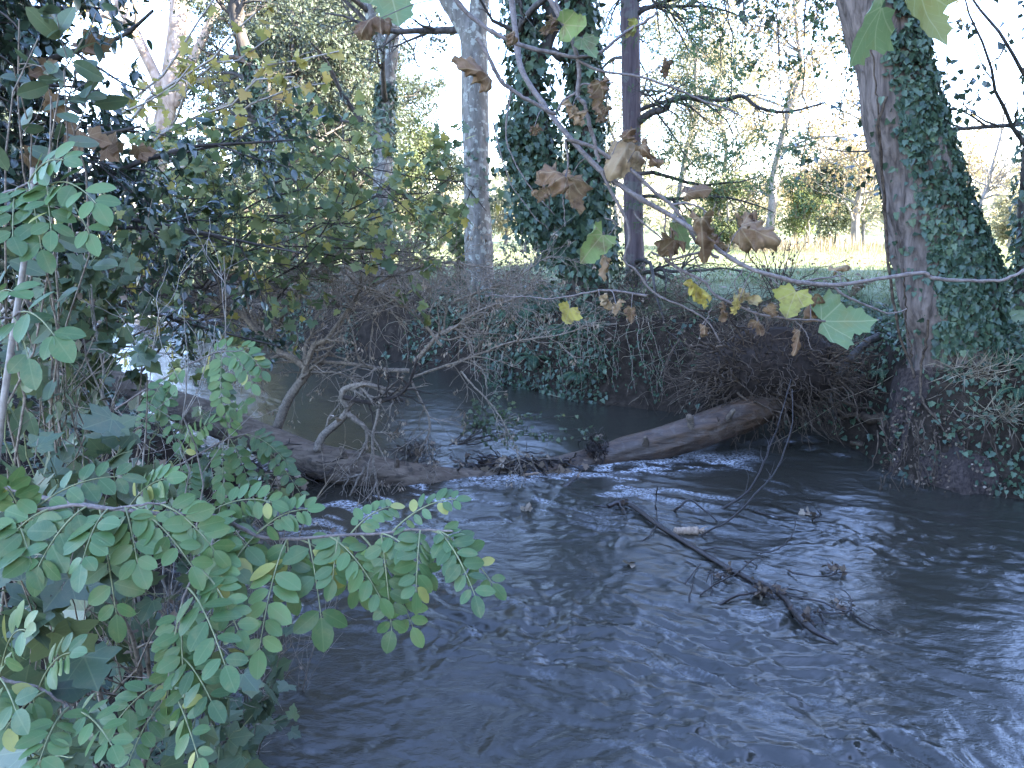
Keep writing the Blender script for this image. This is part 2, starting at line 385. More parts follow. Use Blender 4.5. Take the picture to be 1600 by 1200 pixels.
# ------------------------------------------------------------------ growth
def sprout(rg, Pp, Rp, n, t0, t1, L, ang=0.9, K=7, wob=0.22, droop=0.0, rmul=0.55, rmax=1.0, rmin=0.002, taper=0.25, bias=None):
    Pp = np.asarray(Pp); Rp = np.asarray(Rp)
    if Pp.ndim == 2: Pp, Rp = Pp[None], Rp[None]
    N, K0, _ = Pp.shape
    i = rg.integers(0, N, n); t = rg.uniform(t0, t1, n) * (K0 - 1)
    a = np.minimum(t.astype(int), K0 - 2); u = (t - a)[:, None]
    pos = Pp[i, a] * (1 - u) + Pp[i, a + 1] * u
    tan = norm(Pp[i, a + 1] - Pp[i, a])
    rr = Rp[i, a] * (1 - u[:, 0]) + Rp[i, a + 1] * u[:, 0]
    q = rg.normal(size=(n, 3))
    if bias is not None: q = q + np.asarray(bias)
    q = norm(q - tan * np.sum(q * tan, -1, keepdims=True))
    g = ang * rg.uniform(0.65, 1.3, n)[:, None]
    d = norm(np.cos(g) * tan + np.sin(g) * q)
    ln = L * rg.uniform(0.55, 1.25, n) * (1.15 - 0.5 * t / (K0 - 1))
    out = np.zeros((n, K, 3)); out[:, 0] = pos
    for k in range(1, K):
        d = norm(d + wob * rg.normal(size=(n, 3)) + np.array([0, 0, droop]))
        out[:, k] = out[:, k - 1] + d * (ln / (K - 1))[:, None]
    r0 = np.clip(rr * rmul, rmin, rmax)
    R = r0[:, None] * np.linspace(1, taper, K)[None]
    return out, np.maximum(R, rmin * 0.6)
def at_path(Pp, i, t):
    K0 = Pp.shape[1]; t = t * (K0 - 1)
    a = np.minimum(t.astype(int), K0 - 2); u = (t - a)[:, None]
    return Pp[i, a] * (1 - u) + Pp[i, a + 1] * u, norm(Pp[i, a + 1] - Pp[i, a])
def leaf_on(rg, mb, Pp, n, tpl, size, t0=0.2, t1=1.0, jit=0.05, hang=-0.3, up=0.7, mat_=0, tint=None, svar=0.35, spread=0.9, face=(0, 0, 0)):
    i = rg.integers(0, len(Pp), n); t = rg.uniform(t0, t1, n)
    p, tan = at_path(Pp, i, t)
    d = norm(tan * 0.5 + spread * rg.normal(size=(n, 3)) * 0.7 + np.array([0, 0, hang]))
    nr = norm(rg.normal(size=(n, 3)) * 0.8 + np.array([0, 0, up]) + np.asarray(face))
    p = p + rg.normal(size=(n, 3)) * jit
    sz = size * rg.uniform(1 - svar, 1 + svar, n)
    tt = np.clip(rg.beta(2, 2.6, n), 0, 1) if tint is None else np.clip(tint(rg, n, p), 0, 1)
    mb.leaves(tpl, p, d, nr, sz, tt, mat_)
def wander(rg, a, b, K=8, wob=0.05, sag=0.0):
    a = np.asarray(a, float); b = np.asarray(b, float)
    t = np.linspace(0, 1, K)[:, None]
    L = np.linalg.norm(b - a)
    p = a * (1 - t) + b * t
    o = np.cumsum(rg.normal(size=(K, 3)), 0) * wob * L / math.sqrt(K)
    o = o - o[0] - (o[-1] - o[0]) * t
    p = p + o; p[:, 2] += 4 * sag * L * (t * (1 - t))[:, 0]
    return p
def trunk_mesh(mb, pts, rad, n=70, seg=28, ridge=0.05, lump=0.10, seed=0, mat_=0, lf=1.0, tint=0.5, cap=False, rf=None):
    q = spl(np.column_stack([pts, rad]), n)
    c, r = q[:, :3], q[:, 3]
    L = np.concatenate([[0], np.cumsum(np.linalg.norm(np.diff(c, axis=0), axis=1))])
    th = np.arange(seg) * 2 * math.pi / seg
    A, B = np.meshgrid(th, L)
    rk = rf if rf else 4.0
    d = 1 + lump * fbm(np.cos(A) * 1.1 * lf, np.sin(A) * 1.1 * lf, B * 1.1 * lf, 3, seed) * 2
    d = d + ridge * noise(np.cos(A) * rk, np.sin(A) * rk, B * 0.9, seed + 9) + ridge * 0.6 * noise(np.cos(A) * rk * 2, np.sin(A) * rk * 2, B * 2.5, seed + 19)
    mb.tubes(c[None], r[None], seg, tint, mat_, disp=d[None], cap=cap)
    return c, r
def ivy_on(rg, mb, c, r, n, size, dens=None, thick=0.06, tint=None, mat_=0):
    """leaves lying over a trunk (centre line c, radii r)"""
    k = len(c); T = norm(np.gradient(c, axis=0))
    m_ = n * 3 if dens is not None else n
    t = rg.uniform(0, k - 1.001, m_); i = t.astype(int); u = (t - i)[:, None]
    pc = c[i] * (1 - u) + c[i + 1] * u; rr = r[i] * (1 - u[:, 0]) + r[i + 1] * u[:, 0]
    th = rg.uniform(0, 2 * math.pi, m_)
    X = np.array([1.0, 0, 0]); tt = T[i]
    U = norm(X - tt * np.sum(X * tt, -1, keepdims=True)); W = np.cross(tt, U)
    o = np.cos(th)[:, None] * U + np.sin(th)[:, None] * W
    h = thick * rg.beta(1.2, 2.0, m_)
    p = pc + o * (rr * 1.02 + h)[:, None]
    if dens is not None:
        keep = rg.uniform(size=m_) < dens(p, th, pc)
        p, o, tt = p[keep][:n], o[keep][:n], tt[keep][:n]
    m_ = len(p)
    d = norm(np.array([0, 0, -1.0]) + 0.5 * rg.normal(size=(m_, 3)) + 0.35 * o)
    nr = norm(o + 0.45 * rg.normal(size=(m_, 3)) + np.array([0, 0, 0.45]))
    tn = np.clip(rg.beta(2.2, 2.6, m_) * 0.9 + 0.25 * fbm(p[:, 0] * 3, p[:, 1] * 3, p[:, 2] * 3, 2, 5), 0, 1)
    mb.leaves(T_IVY, p - d * (size * 0.4), d, nr, size * rg.uniform(0.4, 1.5, m_), tn, mat_)

# ------------------------------------------------------------------ stream outline and terrain
right_w = [G(*a)[:2] for a in [(1700, 800), (1600, 782), (1500, 768), (1400, 745), (1335, 702), (1250, 668), (1100, 657), (1000, 645), (900, 633), (800, 605), (720, 582), (600, 562), (480, 545), (400, 520), (340, 498), (300, 486), (230, 478), (120, 474), (-40, 470)]]
left_w = [G(*a)[:2] for a in [(-40, 496), (60, 500), (140, 520), (170, 560), (180, 600), (215, 645), (305, 705), (395, 768), (400, 805), (300, 865), (225, 950), (250, 1050), (295, 1200)]]
RW = [np.array(p) for p in [(20, -4), (12, 2), (8, 5.2)]] + right_w + [np.array((-40, 32.0))]
LW = [np.array((-40, 27.0))] + left_w + [np.array(p) for p in [(-1.2, 2.7), (0.2, 2.0), (2.4, 1.4), (6, -2), (12, -9)]]
POLY = np.array(RW + LW)
NR = len(RW)
def seg_dist(x, y, A, B):
    bx, by = B - A; L2 = bx * bx + by * by + 1e-12
    t = np.clip(((x - A[0]) * bx + (y - A[1]) * by) / L2, 0, 1)
    return np.hypot(x - A[0] - t * bx, y - A[1] - t * by)
def sdf(x, y):
    x = np.asarray(x, float); y = np.asarray(y, float)
    dr = np.full(x.shape, 1e9); dl = dr.copy()
    for i in range(NR - 1): dr = np.minimum(dr, seg_dist(x, y, POLY[i], POLY[i + 1]))
    for i in range(NR, len(POLY) - 1): dl = np.minimum(dl, seg_dist(x, y, POLY[i], POLY[i + 1]))
    ins = np.zeros(x.shape, bool); k = len(POLY)
    for i in range(k):
        a, b = POLY[i], POLY[(i + 1) % k]
        c = ((a[1] > y) != (b[1] > y)) & (x < (b[0] - a[0]) * (y - a[1]) / (b[1] - a[1] + 1e-12) + a[0])
        ins ^= c
    return dr, dl, ins
def sm(a, b, x):
    t = np.clip((x - a) / (b - a), 0, 1); return t * t * (3 - 2 * t)
def height(x, y):
    dr, dl, ins = sdf(x, y)
    nb = 0.22 * fbm(x * 0.9, y * 0.9, 0, 4, 3)
    d_r = dr + nb * sm(0.1, 0.8, dr); d_l = dl + nb * sm(0.1, 0.8, dl)
    hr = -0.06 + 1.92 * (0.75 * sm(-0.1, 0.75, d_r) + 0.25 * sm(0.5, 2.6, d_r)) + 0.05 * fbm(x * 0.35, y * 0.35, 0, 3, 8) * sm(1, 4, dr)
    hl = -0.06 + 1.45 * (0.6 * sm(-0.1, 1.0, d_l) + 0.4 * sm(0.6, 3.0, d_l)) + 0.05 * fbm(x * 0.6, y * 0.6, 0, 3, 18)
    h = np.where(dr < dl, hr, hl)
    h = h + 0.07 * fbm(x * 2.2, y * 2.2, 0, 3, 28) * sm(0.05, 0.4, np.minimum(dr, dl)) * (1 - sm(2, 4, np.minimum(dr, dl)))
    # far end of the meadow rises slightly to the tree line
    h = h + 0.6 * sm(45, 120, y)
    return np.where(ins, -0.06 - 0.9 * sm(0, 0.5, np.minimum(dr, dl)), h)

def axis(parts):
    return np.unique(np.concatenate([np.arange(a, b, s) for a, b, s in parts]))
gx = axis([(-300, -40, 20), (-40, -14, 1.5), (-14, 12, 0.14), (12, 40, 1.2), (40, 320, 20)])
gy = axis([(-60, -6, 3), (-6, 1, 0.5), (1, 16, 0.14), (16, 36, 0.4), (36, 80, 2), (80, 620, 30)])
XX, YY = np.meshgrid(gx, gy)
ZZ = height(XX, YY)
mb = MB()
idx = np.arange(XX.size).reshape(XX.shape)
mb.add(np.column_stack([XX.ravel(), YY.ravel(), ZZ.ravel()]), np.stack([idx[:-1, :-1], idx[:-1, 1:], idx[1:, 1:], idx[1:, :-1]], -1).reshape(-1, 4))
m, n, l, bs, out = mat('ground_soil_and_turf')
geo = n.new('ShaderNodeNewGeometry')
sx = n.new('ShaderNodeSeparateXYZ'); l.new(geo.outputs['Position'], sx.inputs[0])
sn = n.new('ShaderNodeSeparateXYZ'); l.new(geo.outputs['Normal'], sn.inputs[0])
v = mapping(n, l, (1, 1, 1))
t1 = nz(n, l, v, 7, 8, 0.65); soilc = ramp(n, [(0.3, (0.012, 0.009, 0.006)), (0.55, (0.034, 0.025, 0.018)), (0.75, (0.075, 0.057, 0.04))]); l.new(t1.outputs[0], soilc.inputs[0])
t2 = nz(n, l, v, 1.3, 6, 0.6); turfc = ramp(n, [(0.3, (0.10, 0.14, 0.055)), (0.5, (0.19, 0.225, 0.125)), (0.68, (0.26, 0.275, 0.165)), (0.8, (0.32, 0.30, 0.17))]); l.new(t2.outputs[0], turfc.inputs[0])
tz = n.new('ShaderNodeMapRange'); tz.inputs[1].default_value = 1.45; tz.inputs[2].default_value = 1.75; l.new(sx.outputs[2], tz.inputs[0])
ts = n.new('ShaderNodeMapRange'); ts.inputs[1].default_value = 0.8; ts.inputs[2].default_value = 0.95; l.new(sn.outputs[2], ts.inputs[0])
mm = n.new('ShaderNodeMath'); mm.operation = 'MULTIPLY'; l.new(tz.outputs[0], mm.inputs[0]); l.new(ts.outputs[0], mm.inputs[1])
c = mixc(n, l, mm.outputs[0], soilc.outputs[0], turfc.outputs[0])
l.new(c, bs.inputs['Base Color']); bs.inputs['Roughness'].default_value = 0.95; bs.inputs['Specular IOR Level'].default_value = 0.15
l.new(bump(n, l, t1.outputs[0], 0.8, 0.06), bs.inputs['Normal'])
ground = mb.build('ground', m)
tag(ground, 'earth stream banks rising to a level grassy meadow', None, kind='structure')

# ------------------------------------------------------------------ the fallen trunk's line (needed by the water)
LOGP = np.array([P(120, 572, 10.5), P(190, 600, 10.2), P(330, 655, 9.5), P(470, 712, 8.95), P(560, 733, 8.8), P(650, 748, 8.85), P(740, 752, 9.1), P(850, 738, 9.45), P(950, 712, 9.7), P(1050, 686, 9.75), P(1130, 662, 9.9), P(1245, 615, 10.5)])
LOGR = np.array([.15, .17, .19, .20, .20, .185, .165, .17, .18, .195, .21, .215])

# ------------------------------------------------------------------ water
gyw = np.concatenate([np.geomspace(0.9, 14, 800), np.geomspace(14, 38, 140)[1:]])
gxw = np.linspace(-1, 1, 600)
XW = np.zeros((len(gyw), len(gxw))); YW = np.zeros_like(XW)
for r_, y_ in enumerate(gyw):
    xa, xb = -2.4 - 0.62 * y_, 2.0 + 0.62 * y_
    XW[r_] = 0.5 * (xa + xb) + 0.5 * (xb - xa) * gxw; YW[r_] = y_
lx = LOGP[:, 0]; ly = LOGP[:, 1]
dlog = YW - np.interp(XW, lx, ly)           # >0 upstream of the trunk
inlog = sm(-3.0, -2.0, XW) * (1 - sm(2.3, 3.6, XW))
# downstream speed: turbulence fades in below the trunk
turb = 0.30 + 0.70 * (1 - sm(-0.8, 0.3, dlog))
turb = turb * (0.45 + 0.55 * (1 - sm(2.6, 4.6, XW - 0.25 * (YW - 6))))
ca, sa = math.cos(0.55), math.sin(0.55)
fx = XW * ca - YW * sa; fy = XW * sa + YW * ca      # fx runs along the flow (to the near right)
wx = fx + 0.35 * fbm(XW * 1.1, YW * 1.1, 0, 3, 41); wy = fy + 0.35 * fbm(XW * 1.1, YW * 1.1, 5, 3, 43)
patch = 0.45 + 1.25 * sm(-0.22, 0.25, fbm(wx * 0.55, wy * 0.9, 1, 3, 47))     # boils and calmer slicks
turb = turb * patch
hw = 0.020 * fbm(wx * 1.1, wy * 2.1, 0, 3, 51)
rid = 1 - np.sqrt(fbm(wx * 2.2, wy * 4.0, 0, 3, 61) ** 2 + 0.012) * 2.2
hw = hw + 0.019 * rid * turb + 0.013 * fbm(wx * 6, wy * 9, 0, 3, 71) * turb
hw = hw + 0.0075 * fbm(wx * 11, wy * 19, 4, 2, 75) * turb + 0.0032 * fbm(wx * 21, wy * 34, 9, 2, 78) * turb
near = 1 - sm(3.5, 9.0, YW)
hw = hw * (0.75 + 0.5 * near)
# water piles up behind the trunk and drops over its sunken middle
hw = hw + 0.05 * sm(-0.15, 0.25, dlog) * (1 - sm(3.0, 7.0, dlog))
drop = np.exp(-((dlog + 0.35) / 0.22) ** 2) * inlog
hw = hw + drop * (0.035 * fbm(XW * 5, YW * 5, 0, 3, 81) - 0.02)
foam = drop * sm(-0.22, 0.15, fbm(XW * 4.2, YW * 7, 0, 5, 91)) * sm(-1.0, 0.6, XW) * 1.5
d2 = np.exp(-((dlog + 0.10) / 0.10) ** 2) * inlog * sm(0.3, 1.0, XW) * (1 - sm(2.4, 3.2, XW))
foam = np.maximum(foam, d2 * sm(-0.25, 0.1, fbm(XW * 3, YW * 3, 3, 4, 93)))
streak = sm(0.16, 0.34, fbm(wx * 1.6, wy * 6, 2, 5, 101)) * sm(-2.6, -0.5, dlog) * (1 - sm(-0.2, 0.1, dlog)) * inlog
streak2 = sm(0.30, 0.46, fbm(wx * 2.2, wy * 8, 7, 5, 103)) * (1 - sm(-0.4, 0.1, dlog)) * turb
foam = np.clip(np.maximum(foam, np.maximum(0.7 * streak, 0.08 * streak2)), 0, 1)
up_glare = sm(22.5, 25.0, YW) * (1 - sm(28, 30, YW)) * sm(-0.35, 0.1, fbm(XW * 1.2, YW * 2, 0, 4, 111))  # bright sky reflection upstream, painted as white through the foam mask
foam = np.maximum(foam, up_glare * 0.8)
mb = MB()
idx = np.arange(XW.size).reshape(XW.shape)
mb.add(np.column_stack([XW.ravel(), YW.ravel(), hw.ravel()]), np.stack([idx[:-1, :-1], idx[:-1, 1:], idx[1:, 1:], idx[1:, :-1]], -1).reshape(-1, 4))
m, n, l, bs, out = mat('stream_water')
v = mapping(n, l, (1, 1, 1))
vr = n.new('ShaderNodeMapping'); vr.inputs['Rotation'].default_value = (0, 0, 0.55); vr.inputs['Scale'].default_value = (1.0, 2.0, 1.0); l.new(v, vr.inputs['Vector'])
a1 = nz(n, l, vr.outputs[0], 7, 4, 0.6, 0.8); a2 = nz(n, l, vr.outputs[0], 38, 4, 0.55, 0.6)
b = bump(n, l, a1.outputs[0], 0.22, 0.03); b = bump(n, l, a2.outputs[0], 0.26, 0.008, b)
at = n.new('ShaderNodeAttribute'); at.attribute_name = 'foam'  # carries the froth at the trunk and the painted upstream sky glare
fz = nz(n, l, v, 30, 5, 0.7); fr_ = ramp(n, [(0.40, (0, 0, 0)), (0.62, (1, 1, 1))]); l.new(fz.outputs[0], fr_.inputs[0])
fm = n.new('ShaderNodeMath'); fm.operation = 'MULTIPLY'; l.new(at.outputs['Fac'], fm.inputs[0]); l.new(fr_.outputs[0], fm.inputs[1])
c = mixc(n, l, fm.outputs[0], (0.031, 0.029, 0.022), (0.75, 0.77, 0.8))
l.new(c, bs.inputs['Base Color'])
rr_ = n.new('ShaderNodeMapRange'); rr_.inputs[3].default_value = 0.07; rr_.inputs[4].default_value = 0.5; l.new(fm.outputs[0], rr_.inputs[0])
l.new(rr_.outputs[0], bs.inputs['Roughness']); bs.inputs['IOR'].default_value = 1.5
l.new(b, bs.inputs['Normal'])
water = mb.build('water', m)
fa = water.data.attributes.new('foam', 'FLOAT', 'POINT'); fa.data.foreach_set('value', foam.ravel().astype(np.float32))
tag(water, 'murky stream with blue sky ripples and white foam below the fallen trunk', None, kind='structure')

exec_order = []
#@@PART2
# ------------------------------------------------------------------ trees
def ground_z(x, y): return float(height(np.array([x]), np.array([y]))[0])
def limbs(rg, stems, n1=14, L1=3.0, t0=0.35, t1=1.0, a1=1.0, n2=90, L2=1.2, n3=350, L3=0.5, droop=0.0, bias=None, wob=0.18, r1=0.5, rmax=0.09):
    K = 24
    Pp = np.stack([spl(c, K) for c, r in stems]); Rp = np.stack([np.interp(np.linspace(0, 1, K), np.linspace(0, 1, len(r)), r) for c, r in stems])
    P1, R1 = sprout(rg, Pp, Rp, n1, t0, t1, L1, a1, 9, wob, droop, r1, rmax, 0.006, 0.2, bias)
    P2, R2 = sprout(rg, P1, R1, n2, 0.15, 1.0, L2, 0.8, 7, wob, droop * 1.5, 0.6, 0.05, 0.004, 0.3)
    P3, R3 = sprout(rg, P2, R2, n3, 0.15, 1.0, L3, 0.8, 5, wob, droop * 2, 0.6, 0.02, 0.003, 0.4)
    return (P1, R1), (P2, R2), (P3, R3)

def tree(name, label, cat, stems, bark, leaf, tpl, seed, lsize=0.08, nleaf=5000, group=None, lim={}, ivy=None, trunk_kw={}, limb_leaf_mix=(0.0, 1.0), jit=0.08, hang=-0.3, twigmat=None, tint=None, seg3=3):
    """stems: list of (points, radii) in world space, first stem starts at the ground"""
    rg = RNG(seed)
    b0 = stems[0][0][0]
    root = thing(name, label, cat, b0, group)
    mt = MB(); cr = []
    for k, (pt, rd) in enumerate(stems):
        kw = dict(n=60, seg=20, ridge=0.05, lump=0.07, seed=seed * 7 + k); kw.update(trunk_kw)
        cr.append(trunk_mesh(mt, np.array(pt), np.array(rd), **kw))
    mt.build('trunk', M[bark], root)
    L = limbs(rg, cr, **lim)
    mbr = MB()
    mbr.tubes(*L[0], seg=6); mbr.tubes(*L[1], seg=4); mbr.tubes(*L[2], seg=seg3)
    mbr.build('branch', M[twigmat or bark], root)
    if nleaf:
        ml = MB()
        n2 = int(nleaf * limb_leaf_mix[0])
        if n2: leaf_on(rg, ml, L[1][0], n2, tpl, lsize, jit=jit, hang=hang, tint=tint)
        leaf_on(rg, ml, L[2][0], nleaf - n2, tpl, lsize, jit=jit, hang=hang, tint=tint)
        ml.build('crown', M[leaf], root, smooth=False)
    if ivy:
        mi = MB()
        for (c, r), iv in zip(cr, ivy):
            if iv: ivy_on(rg, mi, c, r, **iv)
        mi.build('ivy', M['ivy'], root, smooth=False)
    return root, cr, L

# --- the big ivy-clad tree leaning over the right bank
def big_tree():
    rg = RNG(11)
    Yb = 9.6
    q = [(1490, 800, 9.35), (1488, 740, 9.4), (1487, 680, 9.5), (1488, 600, Yb), (1488, 520, Yb), (1480, 450, Yb), (1467, 400, Yb), (1440, 300, Yb), (1412, 200, Yb), (1394, 100, Yb), (1373, 0, Yb), (1340, -160, Yb), (1300, -420, 9.8), (1270, -800, 10.2), (1250, -1400, 10.8)]
    pts = PX(q)
    wpx = [150, 155, 155, 146, 134, 142, 134, 117, 113, 98, 106, 96, 80, 60, 45]
    rad = [x / 2 / F * 9.2 for x in wpx[:11]] + [0.40, 0.34, 0.24, 0.12]
    root = thing('ivy_clad_tree', 'big tree with ivy-covered leaning grey trunk rooted in the undercut right bank', 'tree', pts[0])
    mt = MB()
    c, r = trunk_mesh(mt, pts, rad, n=200, seg=72, ridge=0.055, lump=0.10, seed=4, rf=5.5)
    # a broken knot on the right side of the stem
    mt.build('trunk', M['bark_big'], root)
    L = limbs(rg, [(c[150:], r[150:])], n1=12, L1=3.6, t0=0.3, a1=1.0, n2=80, L2=1.8, n3=380, L3=0.8, droop=-0.03, bias=(.8, .2, .2))
    mbr = MB(); mbr.tubes(*L[0], seg=6); mbr.tubes(*L[1], seg=4); mbr.tubes(*L[2], seg=3)
    mbr.build('branch', M['bark_dark'], root)
    ml = MB(); leaf_on(rg, ml, L[2][0], 1200, T_WIDE, 0.10, jit=0.1); ml.build('crown', M['willow'], root, smooth=False)
    def dens(p, th, pc):
        # ivy: thick low down, thinning to a central strip on the side facing the stream
        z = p[:, 2]
        side = (p[:, 0] - pc[:, 0]) / 0.5
        strip = np.exp(-((side - 0.15) / np.interp(z, [1.2, 2.4, 3.2, 4.5, 5.6], [1.5, 1.4, 0.95, 0.55, 0.32])) ** 2)
        nzz = sm(-0.25, 0.1, fbm(p[:, 0] * 2.2, p[:, 1] * 2.2, p[:, 2] * 1.6, 3, 77) + np.interp(z, [1.0, 1.6, 2.3, 4.0, 5.5, 6.5], [-0.3, 0.1, 0.40, 0.28, 0.08, -0.15]))
        low = np.where((z < 1.1) & (side < 0.1), 0.03, 1) * np.where(z < 0.5, 0.05, 1) * np.where(side < np.interp(z, [1.6, 2.4, 3.5], [-.85, -.62, -.5]), 0.08, 1)
        return strip * nzz * low * (z < 7.5)
    mi = MB(); ivy_on(rg, mi, c, r, 17000, 0.070, dens, thick=0.09)
    mi.build('ivy', M['ivy'], root, smooth=False)
    # creeping ivy stems
    ms = MB()
    for k, pl in enumerate([[(1385, 150), (1372, 200), (1380, 290), (1385, 370), (1392, 440), (1405, 520), (1420, 560), (1428, 590)], [(1450, 500), (1445, 540), (1438, 580), (1440, 620), (1458, 650), (1480, 680), (1505, 705)], [(1360, 60), (1368, 130), (1374, 190), (1382, 330), (1388, 400)], [(1412, 420), (1416, 500), (1425, 560)]]):
        pp = []
        for (a, b_) in pl:
            r_ = ray(a, b_)
            # put the stem on the front face of the trunk
            k_ = np.argmin(np.abs(c[:, 2] - (CZ + r_[2] * (Yb / r_[1]))))
            dx = abs(r_[0] * (Yb / r_[1]) - c[k_, 0])
            yy = c[k_, 1] - math.sqrt(max(r[k_] ** 2 - dx ** 2, 0.01)) - 0.04
            pp.append(P(a, b_, yy))
        pp = spl(pp, 30); pp += rg.normal(size=pp.shape) * 0.008
        ms.tubes(pp, np.full(30, 0.016 if k < 2 else 0.009), 6)
    ms.build('ivy_stem', M['root'], root)
    # the foot: a bulging flare of packed soil, bark and roots, undercut by the water
    mf = MB()
    fp = np.array([P(1489, 575, 9.62), P(1489, 610, 9.56), P(1490, 650, 9.45), P(1494, 700, 9.3), P(1500, 745, 9.2), P(1504, 785, 9.2), P(1506, 830, 9.25)])
    trunk_mesh(mf, fp, np.array([.50, .60, .70, .84, .98, .92, .80]), n=90, seg=90, ridge=.10, lump=.16, seed=14, rf=4.5)
    mf.build('root_flare', M['soil_foot'], root)
    # litter and small leaves lodged on the flare
    ml = MB(); n_ = 900
    th = rg.uniform(math.pi, 2 * math.pi, n_); t = rg.uniform(.2, .85, n_); q_ = spl(np.column_stack([fp, [.50, .60, .70, .84, .98, .92, .80]]), 60); qi = (t * 59).astype(int)
    pp = q_[qi, :3] + np.stack([np.cos(th), np.sin(th), 0 * th], -1) * (q_[qi, 3] * 1.08)[:, None]
    ml.leaves(T_WIDE, pp, rg.normal(size=(n_, 3)), np.stack([np.cos(th), np.sin(th), .4 + 0 * th], -1) + rg.normal(size=(n_, 3)) * .5, rg.uniform(.02, .06, n_), rg.beta(2, 3, n_)); ml.build('lodged_litter', M['dead'], root, smooth=False)
    # roots spreading from the foot into the bank and the water
    mr = MB()
    foot = P(1470, 700, 9.3)
    for tg in [(1330, 690, 10.2), (1310, 640, 10.6), (1420, 790, 8.6), (1540, 790, 8.4), (1590, 760, 8.7), (1560, 700, 9.0), (1390, 735, 9.3), (1500, 800, 8.4)]:
        e = P(*tg); pth = wander(rg, foot + rg.normal(size=3) * 0.18, e, 12, 0.12)
        mr.tubes(pth, np.linspace(0.13, 0.02, 12), 8)
    for k in range(110):
        a = P(rg.uniform(1370, 1600), rg.uniform(640, 760), rg.uniform(8.5, 8.8)); b_ = a + np.array([rg.uniform(-.15, .15), rg.uniform(-.3, 0), -rg.uniform(0.15, 0.5)])
        mr.tubes(wander(rg, a, b_, 6, 0.15), np.linspace(0.010, 0.003, 6), 4)
    mr.build('root', M['root'], root)
    return root
big_tree()

# --- second ivy trunk at the right edge
pts = PX([(1640, 560, 10.6), (1632, 450, 10.6), (1628, 380, 10.6), (1634, 250, 10.6), (1650, 80, 10.6), (1660, -100, 10.6), (1665, -500, 10.6), (1660, -1100, 10.6)])
pts = np.vstack([[pts[0][0], pts[0][1], ground_z(pts[0][0], pts[0][1]) - 0.2], pts[1:]])
tree('ivy_clad_tree', 'ivy-covered trunk cut by the right edge beside the big leaning tree', 'tree', [(pts, [.42, .36, .30, .27, .25, .23, .18, .06])], 'bark_dark', 'evergreen', T_WIDE, 21, lsize=0.10, nleaf=2400,
     lim=dict(n1=16, L1=2.6, t0=0.35, n2=120, L2=1.2, n3=420, L3=0.6, bias=(-0.4, 0, 0), rmax=.035), ivy=[dict(n=2600, size=0.09, thick=0.14)])

# --- purple-brown straight trunk with feathery foliage
rgT = RNG(31)
pts = PX([(997, 470), (994, 440), (990, 350), (987, 200), (985, 50), (984, -100), (982, -400), (980, -900)], 15.0)
pts[0, 2] = ground_z(pts[0, 0], 15.0) - 0.1
root, cr, L = tree('straight_tree', 'slim straight purple-brown trunk with feathery green sprays, right of the twin ivy stems', 'tree', [(pts, [.24, .205, .185, .17, .165, .16, .12, .04])], 'bark_purple', 'feather', T_SLIM, 33, lsize=0.085, nleaf=6500,
     lim=dict(n1=20, L1=3.2, t0=0.16, a1=1.25, n2=150, L2=1.2, n3=520, L3=0.5, droop=-0.05, bias=(0.7, 0.2, 0), rmax=0.045), twigmat='bark_dark', trunk_kw=dict(ridge=0.03, lump=0.04), jit=0.07)
mb = MB()
bp = spl(PX([(998, 190, 14.9), (1018, 176, 14.8), (1040, 170, 14.6), (1047, 158, 14.5), (1070, 152, 14.4), (1130, 156, 14.2), (1160, 150, 14.1), (1185, 168, 14.0), (1230, 175, 13.9), (1290, 160, 13.7)]), 40)
mb.tubes(bp, np.linspace(.075, .015, 40), 8)
S1 = sprout(rgT, bp, np.linspace(.06, .015, 40), 16, .2, 1, 1.1, .9, 8, .2, -.05, .5, .02, .005)
mb.tubes(*S1, seg=4)
S2 = sprout(rgT, S1[0], S1[1], 60, .2, 1, .5, .8, 5, .2, -.05, .6, .01, .004)
mb.tubes(*S2, seg=3)
mb.build('branch', M['bark_dark'], root)
mb = MB()
# feathery clumps held out to the right
for (cx, cy, Y, rx, rz, nn) in [(1060, 95, 14.6, .9, .6, 900), (1065, 235, 14.4, .75, .35, 900), (1110, 245, 14.3, .7, .3, 700), (1205, 225, 14.0, .5, .5, 700), (1190, 285, 14.0, .6, .2, 350), (1100, 130, 14.3, .7, .5, 600), (1240, 310, 14, .5, .3, 250), (1020, 320, 14.5, .5, .4, 250)]:
    c0 = P(cx, cy, Y)
    st = c0 + rgT.normal(size=(int(nn / 14), 3)) * np.array([rx * .6, rx * .5, rz * .6])
    en = st + norm(rgT.normal(size=st.shape) * np.array([1, .8, .4]) + np.array([.5, -.2, -.1])) * .45
    tw = np.stack([st * (1 - t) + en * t for t in np.linspace(0, 1, 4)], 1)
    leaf_on(rgT, mb, tw, nn, T_SLIM, .10, 0, 1, jit=.04, tint=lambda r_, k, p: r_.beta(2, 3.5, k))
mb.build('crown', M['feather'], root, smooth=False)

